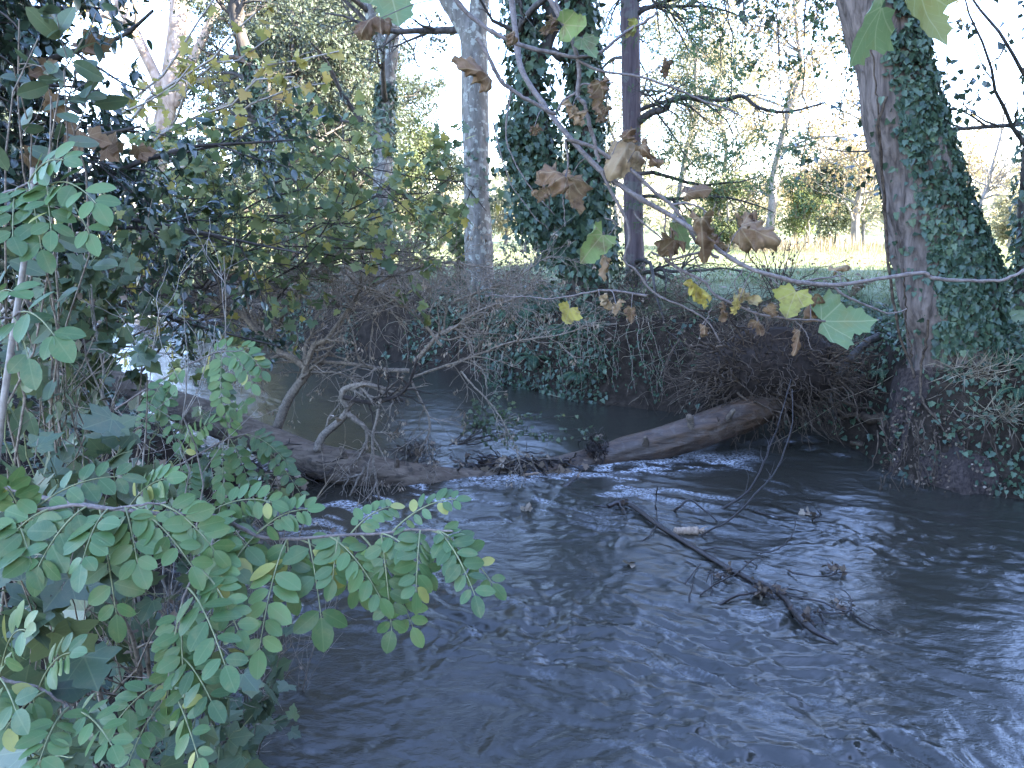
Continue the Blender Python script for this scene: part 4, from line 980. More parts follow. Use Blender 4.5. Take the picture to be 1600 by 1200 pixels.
# ------------------------------------------------------------------ dark branch floating in the stream
def cpx(x, y, z=.02): return G(800 + x * .375, 700 + y * .375, z)
def floating_branch():
    rg = RNG(431)
    main = [cpx(400, 245, .06), cpx(450, 228, .07), cpx(505, 242, .07), cpx(600, 315, .05), cpx(700, 378, .045), cpx(800, 440, .045), cpx(900, 500, .04), cpx(1000, 552, .045), cpx(1080, 585, .06), cpx(1140, 640, .05), cpx(1190, 712, .04), cpx(1250, 765, .035), cpx(1350, 822, .005)]
    root = thing('floating_branch', 'long dark waterlogged branch with side twigs floating in the middle of the stream', 'branch', main[6])
    mb = MB(); p = spl(main, 70); p = p + np.cumsum(rg.normal(size=p.shape) * .002, 0)
    trunk_mesh(mb, p, np.interp(np.linspace(0, 1, 70), [0, .1, .5, .75, .9, 1], [.024, .027, .022, .026, .026, .006]), n=110, seg=10, ridge=.12, lump=.15, seed=6)
    mb.build('stem', M['twig_wet'], root)
    tw = [
        [(670, 268, 0), (705, 245, .10), (745, 222, .16), (800, 262, .09), (855, 312, .0)],
        [(600, 325, .05), (570, 365, .03), (530, 405, .0)],
        [(595, 240, .12), (600, 262, .05), (600, 320, .05)], [(608, 165, .3), (605, 215, .15), (598, 250, .08)],
        [(790, 425, .05), (870, 420, .06), (940, 430, .06), (1035, 440, .04)],
        [(1035, 440, .05), (1110, 425, .10), (1165, 372, .2), (1178, 300, .34)],
        [(828, 662, .01), (880, 640, .04), (940, 608, .06), (1040, 592, .07)],
        [(782, 612, .03), (850, 565, .07), (940, 515, .06), (1000, 470, .10), (1040, 455, .10)],
        [(715, 575, .0), (750, 530, .06), (792, 480, .05)], [(735, 650, .0), (740, 600, .07), (745, 560, .1)], [(820, 620, 0), (835, 585, .05), (835, 510, .10)],
        [(1010, 262, .04), (1060, 275, .04), (1150, 287, .04), (1250, 300, .02)],
        [(1150, 512, .02), (1190, 522, .05), (1270, 528, .07), (1335, 522, .07), (1355, 500, .09)],
        [(1130, 610, .06), (1200, 625, .07), (1300, 650, .06), (1360, 680, .05), (1405, 688, .05), (1414, 650, .1), (1395, 610, .14), (1365, 585, .16)],
        [(1255, 683, .03), (1300, 690, .05), (1370, 692, .05), (1410, 680, .05)],
        [(1410, 690, .02), (1480, 735, .02), (1600, 790, .0)], [(1120, 590, .07), (1170, 590, .06), (1230, 605, .03)],
        [(970, 470, .04), (1000, 485, .05), (1020, 505, .0)], [(1280, 690, .04), (1310, 735, .02), (1320, 750, .0)], [(450, 235, .08), (480, 280, .03), (490, 290, .0)],
        [(340, 240, .04), (400, 244, .06), (430, 235, .07)]]
    for k, t in enumerate(tw):
        mb = MB(); p = spl([cpx(*a) for a in t], 24); p = p + np.cumsum(rg.normal(size=p.shape) * .0025, 0)
        r0 = .016 if k in (6, 0) else .008
        mb.tubes(p, np.linspace(r0, r0 * .5, 24), 6)
        mb.build('twig', M['twig_wet'], root)
    for (x, y, nn, tl) in [(1075, 590, 26, 'dead'), (1355, 505, 16, 'dead'), (880, 515, 10, 'dead'), (1380, 655, 10, 'dead'), (470, 228, 12, 'dead'), (1220, 700, 14, 'dead'), (1040, 600, 20, 'dead')]:
        mb = MB(); c0 = cpx(x, y, .06); p = c0 + rg.normal(size=(nn, 3)) * [.055, .055, .025]
        mb.leaves(T_MAPLE, p, rg.normal(size=p.shape), rg.normal(size=p.shape) + [0, 0, .6], rg.uniform(.025, .06, nn), rg.beta(1.2, 2.2, nn))
        for j in range(14):
            a = c0 + rg.normal(size=3) * [.05, .05, .02]; mb.tubes(wander(rg, a, a + rg.normal(size=3) * [.12, .12, .03], 5, .15), np.linspace(.004, .002, 5), 4, mat=1)
        mb.build('leaf_clump', [M[tl], M['twig_wet']], root, smooth=False)
floating_branch()

# thin wands standing out of the water and arching up
def wand(name, label, lst, r0, r1, seed, m_='twig_wet', nsub=3, L=.25):
    rg = RNG(seed); p = spl([np.array(a) for a in lst], 40); p = p + np.cumsum(rg.normal(size=p.shape) * .003, 0)
    root = thing(name, label, 'branch', p[0])
    mb = MB(); R = np.linspace(r0, r1, 40); mb.tubes(p, R, 6); mb.build('stem', M[m_], root)
    s = sprout(rg, p, R, nsub, .15, .95, L, .6, 7, .15, .0, .6, .01, .003); mb = MB(); mb.tubes(*s, seg=4); mb.build('twig', M[m_], root)
wand('dead_branch', 'thin bare wand rising from the water and bending up towards the root mass', [G(1128, 796, 0), P(1168, 767, 7.9), P(1196, 720, 8.2), P(1208, 690, 8.5), P(1225, 640, 8.8), P(1240, 590, 9.0)], .014, .005, 441, nsub=7)
wand('dead_branch', 'longer bare wand curving from the pale wood chunk up over the current', [G(1096, 836, .02), P(1137, 816, 7.0), P(1179, 775, 7.3), P(1212, 741, 7.7), P(1233, 690, 8.2), P(1238, 655, 8.5), P(1236, 610, 8.8)], .011, .005, 442, nsub=6)
wand('dead_branch', 'stiff black twig standing in the water beyond the floating branch', [G(1268, 812, 0), P(1282, 806, 7.4), P(1278, 795, 7.4)], .01, .004, 443, nsub=2)
rg = RNG(450)
for k, (x, y, lab) in enumerate([(825, 797, 'small dead leaf drifting left of the floating branch'), (982, 880, 'small dark leaf drifting below the near side of the floating branch'), (1262, 800, 'pale curled leaf drifting above the far tip of the floating branch')]):
    mb = MB(); c0 = G(x, y, .03); p = c0 + rg.normal(size=(4, 3)) * [.03, .02, .012]
    mb.leaves(T_MAPLE, p, rg.normal(size=p.shape), rg.normal(size=p.shape) + [0, 0, 1], rg.uniform(.05, .09, 4), rg.beta(1.5, 1.5, 4))
    o = mb.build('drifting_leaf', M['dead'], smooth=False, origin=c0); tag(o, lab, 'leaf')

# leafy shoot on the upstream side of the trunk
rg = RNG(455)
root = thing('leafy_shoot', 'low shoot of small ivy-like leaves spreading over the water behind the fallen trunk', 'plant', P(720, 690, 9.6))
mb = MB(); tw = []
for tg in [(930, 668, 9.4), (905, 650, 9.6), (860, 640, 9.8), (800, 640, 9.9), (880, 690, 9.3), (830, 670, 9.5), (760, 655, 9.8), (770, 630, 10)]:
    p = wander(rg, P(720 + rg.uniform(-20, 20), 695, 9.6), P(*tg), 10, .06, .05); tw.append(p); mb.tubes(p, np.linspace(.009, .003, 10), 5)
tw = np.array(tw); s1 = sprout(rg, tw, np.full(tw.shape[:2], .006), 46, .2, 1, .3, .8, 5, .2, 0, .6, .005, .002); mb.tubes(*s1, seg=3)
mb.build('stem', M['twig_dark'], root)
ml = MB(); leaf_on(rg, ml, s1[0], 330, T_IVY, .055, .2, 1, jit=.015, up=.9, face=(0, -.4, 0)); leaf_on(rg, ml, tw, 130, T_IVY, .055, .3, 1, jit=.02, face=(0, -.4, 0))
ml.build('leaves', M['sycamore'], root, smooth=False)

# ------------------------------------------------------------------ plants on the far bank
def bank_pt(px, py0, py1, rg, right=True):
    """a point of the right bank's surface under a picture ray"""
    for _ in range(30):
        py = rg.uniform(py0, py1); r_ = ray(px, py)
        t = np.linspace(5, 34, 400); X = r_[0] * t; Y = r_[1] * t; Z = CZ + r_[2] * t
        h = height(X, Y); k = np.argmax(Z < h)
        if k > 0 and h[k] > .02: return np.array([X[k], Y[k], h[k]])
    return None
rg = RNG(500)
# ground cover of ivy, moss and low leaves over the whole bank face: uncountable
xs, ys = np.meshgrid(np.arange(-12, 9, .035), np.arange(6.5, 24, .035))
dr, dl, ins = sdf(xs.ravel(), ys.ravel())
ok = (~ins) & (dr < dl) & (dr > .03) & (dr < 1.9)
bx_, by_ = xs.ravel()[ok], ys.ravel()[ok]
dn = sm(-.25, .15, fbm(bx_ * .9, by_ * .9, 0, 3, 55)); dn = dn * np.where(bx_ > 1.6, np.where(bx_ > 5.2, 1.0, .22), 1.0)
dn = np.where(bx_ > 4.9, np.maximum(dn, .75), dn)
kp = rg.uniform(size=len(bx_)) < dn * np.where(bx_ > 5.2, .9, .62)
bx_, by_ = bx_[kp], by_[kp]; n_ = len(bx_)
hz = height(bx_, by_)
e_ = .05; nx = -(height(bx_ + e_, by_) - height(bx_ - e_, by_)) / (2 * e_); ny = -(height(bx_, by_ + e_) - height(bx_, by_ - e_)) / (2 * e_)
nr = norm(np.stack([nx, ny, np.ones(n_)], -1))
off = rg.gamma(1.5, .035, n_)
pp = np.stack([bx_, by_, hz], -1) + nr * off[:, None]
mb = MB()
mb.leaves(T_IVY, pp, norm(rg.normal(size=(n_, 3)) * .6 + [0, -.2, -.8]), norm(nr + rg.normal(size=(n_, 3)) * .5), rg.uniform(.045, .11, n_) * np.where(bx_ > 4.9, .75, 1), np.clip(rg.beta(2, 3, n_) + .2 * fbm(bx_ * 2, by_ * 2, 0, 2, 7), 0, 1))
o = mb.build('ground_cover', M['ivy'], smooth=False); tag(o, 'ivy and low green leaves creeping over the far bank face', 'ground cover', kind='stuff')
print('cover', n_)
# dead stalks, brambles and hanging rootlets on the far bank: uncountable tangle
mb = MB()
N = 3200
t_ = rg.uniform(0, 1, N)
u_ = rg.integers(0, 100000, N)
dr2, dl2, ins2 = dr[ok], dl[ok], None
X0 = xs.ravel()[ok]; Y0 = ys.ravel()[ok]; D0 = dr[ok]
prob = (np.where(X0 > .8, np.where(X0 < 4.6, 3.2, .6), 1.0)) * np.where(D0 > .35, 1.0, .3); prob /= prob.sum()
ch = rg.choice(len(X0), N, p=prob)
a = np.stack([X0[ch], Y0[ch], height(X0[ch], Y0[ch])], -1)
dirs = norm(rg.normal(size=(N, 3)) * [1, .6, .7] + np.where(rg.uniform(size=(N, 1)) < .5, np.array([[0, -.5, -.9]]), np.array([[0, -.5, .7]])))
ln = rg.gamma(2.2, .20, N)
K = 7
Pn = np.zeros((N, K, 3)); Pn[:, 0] = a; d = dirs
for k in range(1, K):
    d = norm(d + rg.normal(size=(N, 3)) * .22 + [0, -.02, -.13]); Pn[:, k] = Pn[:, k - 1] + d * (ln / (K - 1))[:, None]
r0 = rg.choice([.003, .005, .009], N, p=[.55, .35, .10])
h_ = int(N * .62); tr_ = rg.uniform(0, 1, N)
mb.tubes(Pn[:h_], r0[:h_, None] * np.linspace(1, .5, K), 4, tint=tr_[:h_]); mb.tubes(Pn[h_:], r0[h_:, None] * np.linspace(1, .5, K), 4, tint=tr_[h_:], mat=1)
o = mb.build('undergrowth', [M['root'], M['straw']], smooth=True); tag(o, 'tangle of dead brown stalks and rootlets along the far bank', 'undergrowth', kind='stuff')

# ferns
def fern(px, py0, py1, size, label, seed, nf=11, leafm='fern'):
    rg = RNG(seed); b0 = bank_pt(px, py0, py1, rg)
    if b0 is None: print('no fern', px); return
    root = thing('fern', label, 'fern', b0, 'ferns on the far bank')
    ms, ml = MB(), MB()
    for k in range(nf):
        az = rg.uniform(-2.9, -.2) if k < nf - 2 else rg.uniform(0, 6.28)
        L = size * rg.uniform(.7, 1.15)
        d0 = np.array([math.cos(az), math.sin(az), 0])
        t = np.linspace(0, 1, 16)[:, None]
        p = b0 + d0 * L * t * .9 + np.array([0, 0, 1.0]) * L * (.55 * t - .75 * t ** 2)
        ms.tubes(p, np.linspace(.005, .0015, 16), 4)
        tan = norm(np.gradient(p, axis=0)); side = norm(np.cross(tan, [0, 0, 1.0])); up = np.cross(side, tan)
        tt = np.linspace(.08, 1, 30); ii = np.minimum((tt * 15).astype(int), 14); uu = (tt * 15 - ii)[:, None]
        pc = p[ii] * (1 - uu) + p[ii + 1] * uu
        wdt = .24 * L * np.sin(np.clip(tt * 2.6 + .35, 0, math.pi)) ** .8 * (1 - .55 * tt)
        for sgn in (-1, 1):
            dd = norm(side[ii] * sgn + tan[ii] * .35 + rg.normal(size=(30, 3)) * .08 - up[ii] * .15)
            ml.leaves(T_SLIM, pc, dd, up[ii] + rg.normal(size=(30, 3)) * .12, wdt, rg.beta(2, 3, 30), width=1.25)
    ms.build('stalk', M['stem_green'], root); ml.build('frond', M['fern'], root, smooth=False)
for k, (px, a, b, sz, lab) in enumerate([
    (845, 475, 490, .85, 'largest dark fern drooping over the bank below the twin ivy stems'),
    (890, 510, 525, .75, 'dark fern lower down the bank, just right of the largest fern'),
    (800, 490, 505, .7, 'dark fern on the bank left of the largest fern'),
    (765, 530, 540, .6, 'small fern close to the water under the lichen-grey tree'),
    (835, 560, 570, .6, 'small fern hanging just above the water below the largest fern'),
    (905, 580, 590, .5, 'small pale fern low on the bank right of the twin ivy stems'),
    (700, 500, 510, .55, 'fern half hidden by dead twigs left of the lichen-grey tree'),
    (1570, 560, 575, .42, 'light green fern beside the big leaning tree near the right edge'),
    (1590, 600, 620, .38, 'light green fern lowest on the right edge of the picture'),
    (1375, 590, 605, .30, 'tiny bright fern on bare soil left of the big leaning tree')]):
    fern(px, a, b, sz, lab, 520 + k)

# long trailing ivy and root curtains
def trailer(label, pxs, seed, m_='root', leaves=0):
    rg = RNG(seed); b0 = bank_pt(pxs[0], pxs[1], pxs[1] + 12, rg)
    if b0 is None: return
    root = thing('trailing_creeper', label, 'creeper', b0)
    mb = MB(); L = []
    for k in range(16):
        a = b0 + [rg.normal() * .25, rg.normal() * .1, rg.uniform(-.05, .1)]
        ln = rg.uniform(.6, 1.35)
        p = wander(rg, a, a + [rg.normal() * .12, -.42 - rg.uniform(0, .25), -ln], 14, .07)
        p[:, 1] -= .25 * np.sin(np.linspace(0, 1.6, 14)); p[:, 2] = np.maximum(p[:, 2], .04)
        L.append(p); mb.tubes(p, np.linspace(.006, .002, 14), 4, tint=rg.uniform(.3, 1))
    mb.build('stem', M['twig_grey'], root)
    ml = MB(); leaf_on(rg, ml, np.array(L), 420, T_IVY, .045, .05, 1, jit=.03, hang=-.8, up=.5, face=(0, -.5, 0)); ml.build('leaves', M['fern'], root, smooth=False)
trailer('curtain of thin leafy creepers hanging down to the water below the twin ivy stems', (930, 490), 551)
trailer('curtain of pale creeper strands hanging left of the uprooted root mass', (1010, 500), 552)
trailer('short creeper strands hanging over bare soil right of the uprooted root mass', (1290, 560), 553)
trailer('creeper strands trailing down the bank near the lichen-grey tree', (790, 545), 554)

# exposed roots bending down the bank between root mass and big tree
for k, (lst, r0, lab) in enumerate([
    ([(1372, 525, 10.9), (1340, 550, 10.6), (1310, 585, 10.4), (1296, 610, 10.3), (1303, 640, 10.3), (1308, 655, 10.3)], .055, 'thick dark root arching down the bare bank left of the big tree'),
    ([(1350, 590, 10.6), (1320, 600, 10.4), (1270, 605, 10.3), (1240, 615, 10.2)], .03, 'thin root running sideways over bare soil beside the root mass'),
    ([(1062, 530, 11.1), (1045, 555, 10.9), (1040, 580, 10.8), (1060, 600, 10.7), (1062, 640, 10.6)], .016, 'pale looping root hanging free left of the root mass')]):
    rg = RNG(560 + k); p = spl(PX(lst), 40); p = p + np.cumsum(rg.normal(size=p.shape) * .006, 0)
    root = thing('exposed_root', lab, 'root', p[0]); mb = MB(); R = np.linspace(r0, r0 * .4, 40)
    trunk_mesh(mb, p, R, n=60, seg=10, ridge=.1, lump=.15, seed=k); mb.build('stem', M['bark_dark' if k == 0 else 'root'], root)
    s = sprout(rg, p, R, 26, .1, 1, .5, .9, 8, .25, -.08, .35, .012, .003); mb = MB(); mb.tubes(*s, seg=4); mb.build('rootlet', M['root'], root)

rg = RNG(590)
for k, (px, a, b_, lab) in enumerate([(1540, 560, 590, 'tuft of dry straw-coloured grass on the bank right of the big tree, upper one'), (1575, 640, 660, 'tuft of dry grass on the bank low at the right edge'), (1400, 470, 480, 'grass tuft on the bank top at the left foot of the big tree')]):
    b0 = bank_pt(px, a, b_, rg)
    if b0 is None: continue
    mb = MB(); n_ = 260; pp = b0 + rg.normal(size=(n_, 3)) * [.22, .12, .05]
    mb.leaves(T_SLIM, pp, norm(rg.normal(size=(n_, 3)) * .7 + [0, -.5, .35]), rg.normal(size=(n_, 3)), rg.uniform(.15, .4, n_), rg.beta(2, 2, n_), width=.14)
    o = mb.build('grass_tuft', M['straw' if k < 2 else 'grass'], smooth=False, origin=b0); tag(o, lab, 'grass tuft')
# low shrubs, saplings and bramble on the bank top
def shrub(name, label, cat, base, targets, stemr, leafm, tpl, lsize, nleaf, seed, stemm='twig_grey', nsub=40, L=.45, t0=.35, group=None, hang=-.3, up=.7, face=(0, -.3, 0), sag=.06, tint=None, seg=6, droop=0.0, jit=.02, leaves_on_main=.3, spreadsub=.7, sub2=0, wob=.05):
    rg = RNG(seed); base = np.array(base, float)
    root = thing(name, label, cat, base, group)
    mb = MB(); tw = []
    for tg in targets:
        e = np.array(tg, float)
        p = wander(rg, base + rg.normal(size=3) * [.05, .05, .0], e, 12, wob, sag); tw.append(p)
    tw = np.array(tw); R = np.repeat(np.linspace(stemr, stemr * .3, 12)[None], len(tw), 0)
    mb.tubes(tw, R, seg)
    s1 = sprout(rg, tw, R, nsub, t0, 1, L, spreadsub, 6, .16, droop, .6, stemr * .6, .0022); mb.tubes(*s1, seg=4)
    src = s1
    if sub2: src = sprout(rg, s1[0], s1[1], sub2, .1, 1, L * .55, .7, 5, .16, droop, .6, stemr * .4, .002); mb.tubes(*src, seg=3)
    mb.build('stem', M[stemm], root)
    if nleaf:
        ml = MB(); k = int(nleaf * leaves_on_main)
        if k: leaf_on(rg, ml, tw, k, tpl, lsize, t0, 1, jit=jit, hang=hang, up=up, face=face, tint=tint)
        leaf_on(rg, ml, src[0], nleaf - k, tpl, lsize, .15, 1, jit=jit, hang=hang, up=up, face=face, tint=tint)
        ml.build('leaves', M[leafm], root, smooth=False)
    return root
def gpt(x, y): return np.array([x, y, ground_z(x, y) - .03])
def gpx(px, Y): return gpt((px - 800) / F * Y, Y)
rg = RNG(600)
for k, (px, Y, h, n, lf, sm_, lab) in enumerate([
    (1215, 13.2, 1.3, 14, 'dead', 'twig_dark', 'clump of dark upright dead stems on the bank top right of centre'),
    (1060, 13.6, .45, 10, 'dead', 'twig_grey', 'low dry weed clump on the bank edge right of the straight trunk'),
    (1330, 13.0, .35, 8, 'dead', 'twig_grey', 'short dry weed clump at the bank edge left of the big tree'),
    (720, 18.0, 1.4, 14, 'maple', 'twig_grey', 'yellowish bramble clump at the foot of the lichen-grey tree'),
    (640, 19.0, 1.8, 14, 'maple', 'twig_grey', 'taller yellow-green bramble clump between slender and lichen-grey trees'),
    (560, 19.5, 2.0, 14, 'maple', 'twig_grey', 'leafy thicket on the far bank left of the slender tree'),
    (480, 20.5, 2.4, 14, 'maple', 'twig_grey', 'leafy thicket on the far bank near the leaning ivy sleeve'),
    (400, 24.0, 2.4, 14, 'maple', 'twig_grey', 'leafy thicket far upstream on the outer bank'),
    (320, 29.5, 2.2, 14, 'maple', 'twig_grey', 'small sunny thicket at the upstream bend'),
    (810, 16.2, 1.3, 14, 'willow', 'twig_grey', 'dusty green weed clump between lichen-grey tree and twin stems'),
    (960, 14.6, .9, 10, 'willow', 'twig_grey', 'low weed clump between twin stems and straight trunk')]):
    b0 = gpx(px, Y); rr = RNG(610 + k)
    tg = [b0 + [rr.normal() * h * .45, rr.normal() * .3 - .1, h * rr.uniform(.5, 1.1)] for _ in range(n)]
    shrub('weed_clump' if h < 1.35 else 'thicket', lab, 'plant', b0, tg, .010, lf, T_MAPLE if lf == 'maple' else T_WIDE, .06 if lf != 'maple' else .11, 60 if lf == 'dead' else (520 if lf == 'maple' else 420), 620 + k, sm_, nsub=90 if lf != 'maple' else 130, L=.35 * h, t0=.2)

# bare dead bushes tangled along the far bank
for k, (px, Y, h, wd, lab) in enumerate([
    (430, 19.0, 1.8, 1.8, 'bare dead bush at the water, furthest upstream on the far bank'),
    (520, 17.6, 1.6, 1.8, 'wide bare dead bush on the far bank below the leafy thicket'),
    (600, 16.8, 1.7, 1.5, 'bare dead bush hanging over the water below the slender tree'),
    (680, 16.0, 1.5, 1.5, 'bare dead bush left of the foot of the lichen-grey tree'),
    (760, 15.2, 1.3, 1.3, 'low bare bush on the bank right of the lichen-grey tree'),
    (1000, 13.2, 1.0, 1.1, 'bare brown bush hanging from the bank below the straight trunk'),
    (1110, 12.4, 1.1, 1.1, 'bare brown bush on the bank above the fallen trunk'),
    (1240, 12.0, 1.0, 1.0, 'dark bare bush on the bank directly above the uprooted root mass')]):
    b0 = bank_pt(px, 455, 500, RNG(660 + k))
    if b0 is None: b0 = gpx(px, Y)
    rr = RNG(670 + k)
    tg = [b0 + [rr.normal() * wd * .6, -abs(rr.normal()) * .5, h * (rr.uniform(-.25, .6) if k < 5 else rr.uniform(-.6, .18))] for _ in range(20)]
    shrub('dead_bush', lab, 'bush', b0, tg, .012, 'dead', T_WIDE, .05, 160, 680 + k, 'twig_grey' if k < 5 else 'root', nsub=150, L=.75, t0=.15, sag=.12, droop=-.03, sub2=380, hang=-.8)
# tall dry stalks at the far end of the meadow, and the meadow grass
rg = RNG(640); mb = MB(); n_ = 1500
x_ = rg.uniform(9, 15.5, n_); y_ = rg.uniform(29, 33, n_); k_ = rg.uniform(size=n_) < sm(-.3, .2, fbm(x_ * .5, y_ * .5, 0, 2, 9)); x_, y_ = x_[k_], y_[k_]; n_ = len(x_)
p_ = np.column_stack([x_, y_, height(x_, y_)])
mb.leaves(T_SLIM, p_, norm(rg.normal(size=(n_, 3)) * .12 + [0, 0, 1]), rg.normal(size=(n_, 3)) * [1, 1, .1], rg.uniform(.25, .85, n_), rg.beta(2, 2, n_), width=.2)
o = mb.build('dry_stalks', M['straw'], smooth=False); tag(o, 'tall dry straw-coloured stalks along the far side of the meadow', 'dry grass', kind='stuff')
mb = MB(); n_ = 90000
y_ = 11.5 + 27 * rg.uniform(size=n_) ** 1.3; x_ = rg.uniform(-.45, .80, n_) * y_
dr, dl, ins = sdf(x_, y_); k_ = (~ins) & (dr < dl) & (dr > .9)
x_, y_ = x_[k_], y_[k_]; k_ = rg.uniform(size=len(x_)) < .35 + .65 * sm(-.2, .2, fbm(x_ * .8, y_ * .8, 0, 3, 4)); x_, y_ = x_[k_], y_[k_]; n_ = len(x_)
p_ = np.column_stack([x_, y_, height(x_, y_) - .01])
tn = np.clip(.45 + .6 * fbm(x_ * .5, y_ * .5, 0, 3, 14) + rg.normal(size=n_) * .15, 0, 1)
mb.leaves(T_SLIM, p_, norm(rg.normal(size=(n_, 3)) * .35 + [0, 0, 1]), rg.normal(size=(n_, 3)) * [1, 1, .1], rg.uniform(.06, .17, n_) * (1 + .02 * (y_ - 12)), tn, width=.35 + .0)
o = mb.build('grass', M['grass'], smooth=False); tag(o, 'short green meadow grass with paler dry patches', 'grass', kind='stuff')
mb = MB(); n_ = 1200
y_ = 11.5 + 14 * rg.uniform(size=n_) ** 1.2; x_ = rg.uniform(-.2, .75, n_) * y_; dr, dl, ins = sdf(x_, y_); k_ = (~ins) & (dr < dl) & (dr > .5); x_, y_ = x_[k_], y_[k_]; n_ = len(x_)
mb.leaves(T_MAPLE, np.column_stack([x_, y_, height(x_, y_) + .05]), rg.normal(size=(n_, 3)) * [1, 1, .1], rg.normal(size=(n_, 3)) * .4 + [0, 0, 1], rg.uniform(.06, .14, n_), rg.beta(2, 2, n_))
o = mb.build('leaf_litter', M['dead'], smooth=False); tag(o, 'fallen brown leaves lying over the meadow and bank top', 'fallen leaves', kind='stuff')
#@@PART4
# ------------------------------------------------------------------ left bank: saplings, shrubs, dry tangle
# ground cover and dry tangle on the left bank: uncountable
rg = RNG(700)
n_ = 9000
x_ = rg.uniform(-9, -.8, n_); y_ = 1.6 + 13 * rg.uniform(size=n_) ** 1.2
dr, dl, ins = sdf(x_, y_); k_ = (~ins) & (dl < dr) & (dl > .02) & (dl < 3.5); x_, y_ = x_[k_], y_[k_]; n_ = len(x_)
p_ = np.column_stack([x_, y_, height(x_, y_) + rg.gamma(1.5, .05, n_)])
mb = MB(); mb.leaves(T_IVY, p_, rg.normal(size=(n_, 3)) * [1, 1, .4], rg.normal(size=(n_, 3)) * .5 + [0, 0, 1], rg.uniform(.05, .11, n_), rg.beta(2, 3, n_))
o = mb.build('ground_cover', M['ivy'], smooth=False); tag(o, 'ivy leaves creeping over the near left bank', 'ground cover', kind='stuff')
N = 3600
x_ = rg.uniform(-8, -.6, N); y_ = 1.4 + 11 * rg.uniform(size=N) ** 1.3
dr, dl, ins = sdf(x_, y_); k_ = ((~ins) | (dl < .25)) & (dl < dr) & (dl < 3); x_, y_ = x_[k_], y_[k_]; N = len(x_)
a = np.stack([x_, y_, np.maximum(height(x_, y_), 0.0)], -1)
K = 7; Pn = np.zeros((N, K, 3)); Pn[:, 0] = a; d = norm(rg.normal(size=(N, 3)) * [.8, .8, .3] + [0.15, 0, .6]); ln = rg.gamma(3, .16, N)
for k in range(1, K):
    d = norm(d + rg.normal(size=(N, 3)) * .28 + [0, 0, -.12]); Pn[:, k] = Pn[:, k - 1] + d * (ln / (K - 1))[:, None]
r0 = rg.choice([.0018, .003, .005], N, p=[.5, .35, .15])
mb = MB(); mb.tubes(Pn, r0[:, None] * np.linspace(1, .5, K), 4, tint=rg.uniform(0, 1, N))
o = mb.build('dry_tangle', M['twig_grey']); tag(o, 'tangle of dry grey stalks covering the near left bank', 'undergrowth', kind='stuff')

def lb(px, Y):
    return gpt((px - 800) / F * Y, Y)
# the maple sapling leaning over the water
def tint_hi(r_, k, p): return r_.beta(2.0, 1.5, k)
shrub('maple_sapling', 'spreading maple sapling with green and yellow leaves leaning out over the stream', 'sapling', gpt(-6.4, 10.4),
      [P(*t) for t in [(567, 215, 8.6), (520, 260, 8.8), (470, 300, 8.4), (430, 250, 9.2), (620, 300, 8.9), (690, 300, 9.4), (730, 260, 9.8), (660, 350, 9.0), (560, 380, 8.6), (500, 350, 8.2), (420, 340, 8.5), (360, 300, 8.2), (340, 380, 8.0), (600, 230, 9.6), (700, 400, 9.6), (760, 330, 10), (400, 420, 8.8), (720, 350, 9.4), (640, 430, 9.2), (740, 290, 9.6), (680, 230, 9.8), (600, 320, 9)]],
      .018, 'maple', T_MAPLE, .11, 1900, 701, 'twig_dark', nsub=300, L=1.05, t0=.35, hang=-.2, up=.9, face=(0, -.25, .2), sag=.08, tint=tint_hi, leaves_on_main=.06, sub2=650, wob=.13, spreadsub=1.1)
shrub('maple_sapling', 'thinner maple sapling with darker leaves between the evergreen and the pale water', 'sapling', gpt(-6.9, 11.2),
      [P(*t) for t in [(300, 250, 8.6), (250, 330, 8.0), (330, 330, 8.4), (330, 200, 9), (230, 260, 8.6), (390, 330, 9)]],
      .022, 'maple', T_MAPLE, .115, 300, 702, 'twig_dark', nsub=90, L=.6, t0=.4, hang=-.2, up=.9, sag=.05, leaves_on_main=.15, tint=lambda r_, k, p: r_.beta(2, 2.4, k), sub2=160, wob=.13, spreadsub=1.1)
# yellow-leaved plane sapling reaching in from the left bank
shrub('plane_sapling', 'young plane tree with scattered clear yellow leaves, high up behind the dark evergreen', 'sapling', gpt(-8.6, 12.6),
      [P(*t) for t in [(460, 120, 11.4), (530, 80, 11.6), (510, 130, 11.8), (400, 20, 11.6), (300, 100, 11.4), (500, 255, 11.2), (420, 60, 12), (350, 180, 11.6), (440, 200, 11.4), (380, -60, 12)]],
      .035, 'plane_yellow', T_MAPLE, .15, 230, 703, 'twig_pale', nsub=50, L=.8, t0=.55, hang=-.3, up=.8, sag=.10, leaves_on_main=.3)

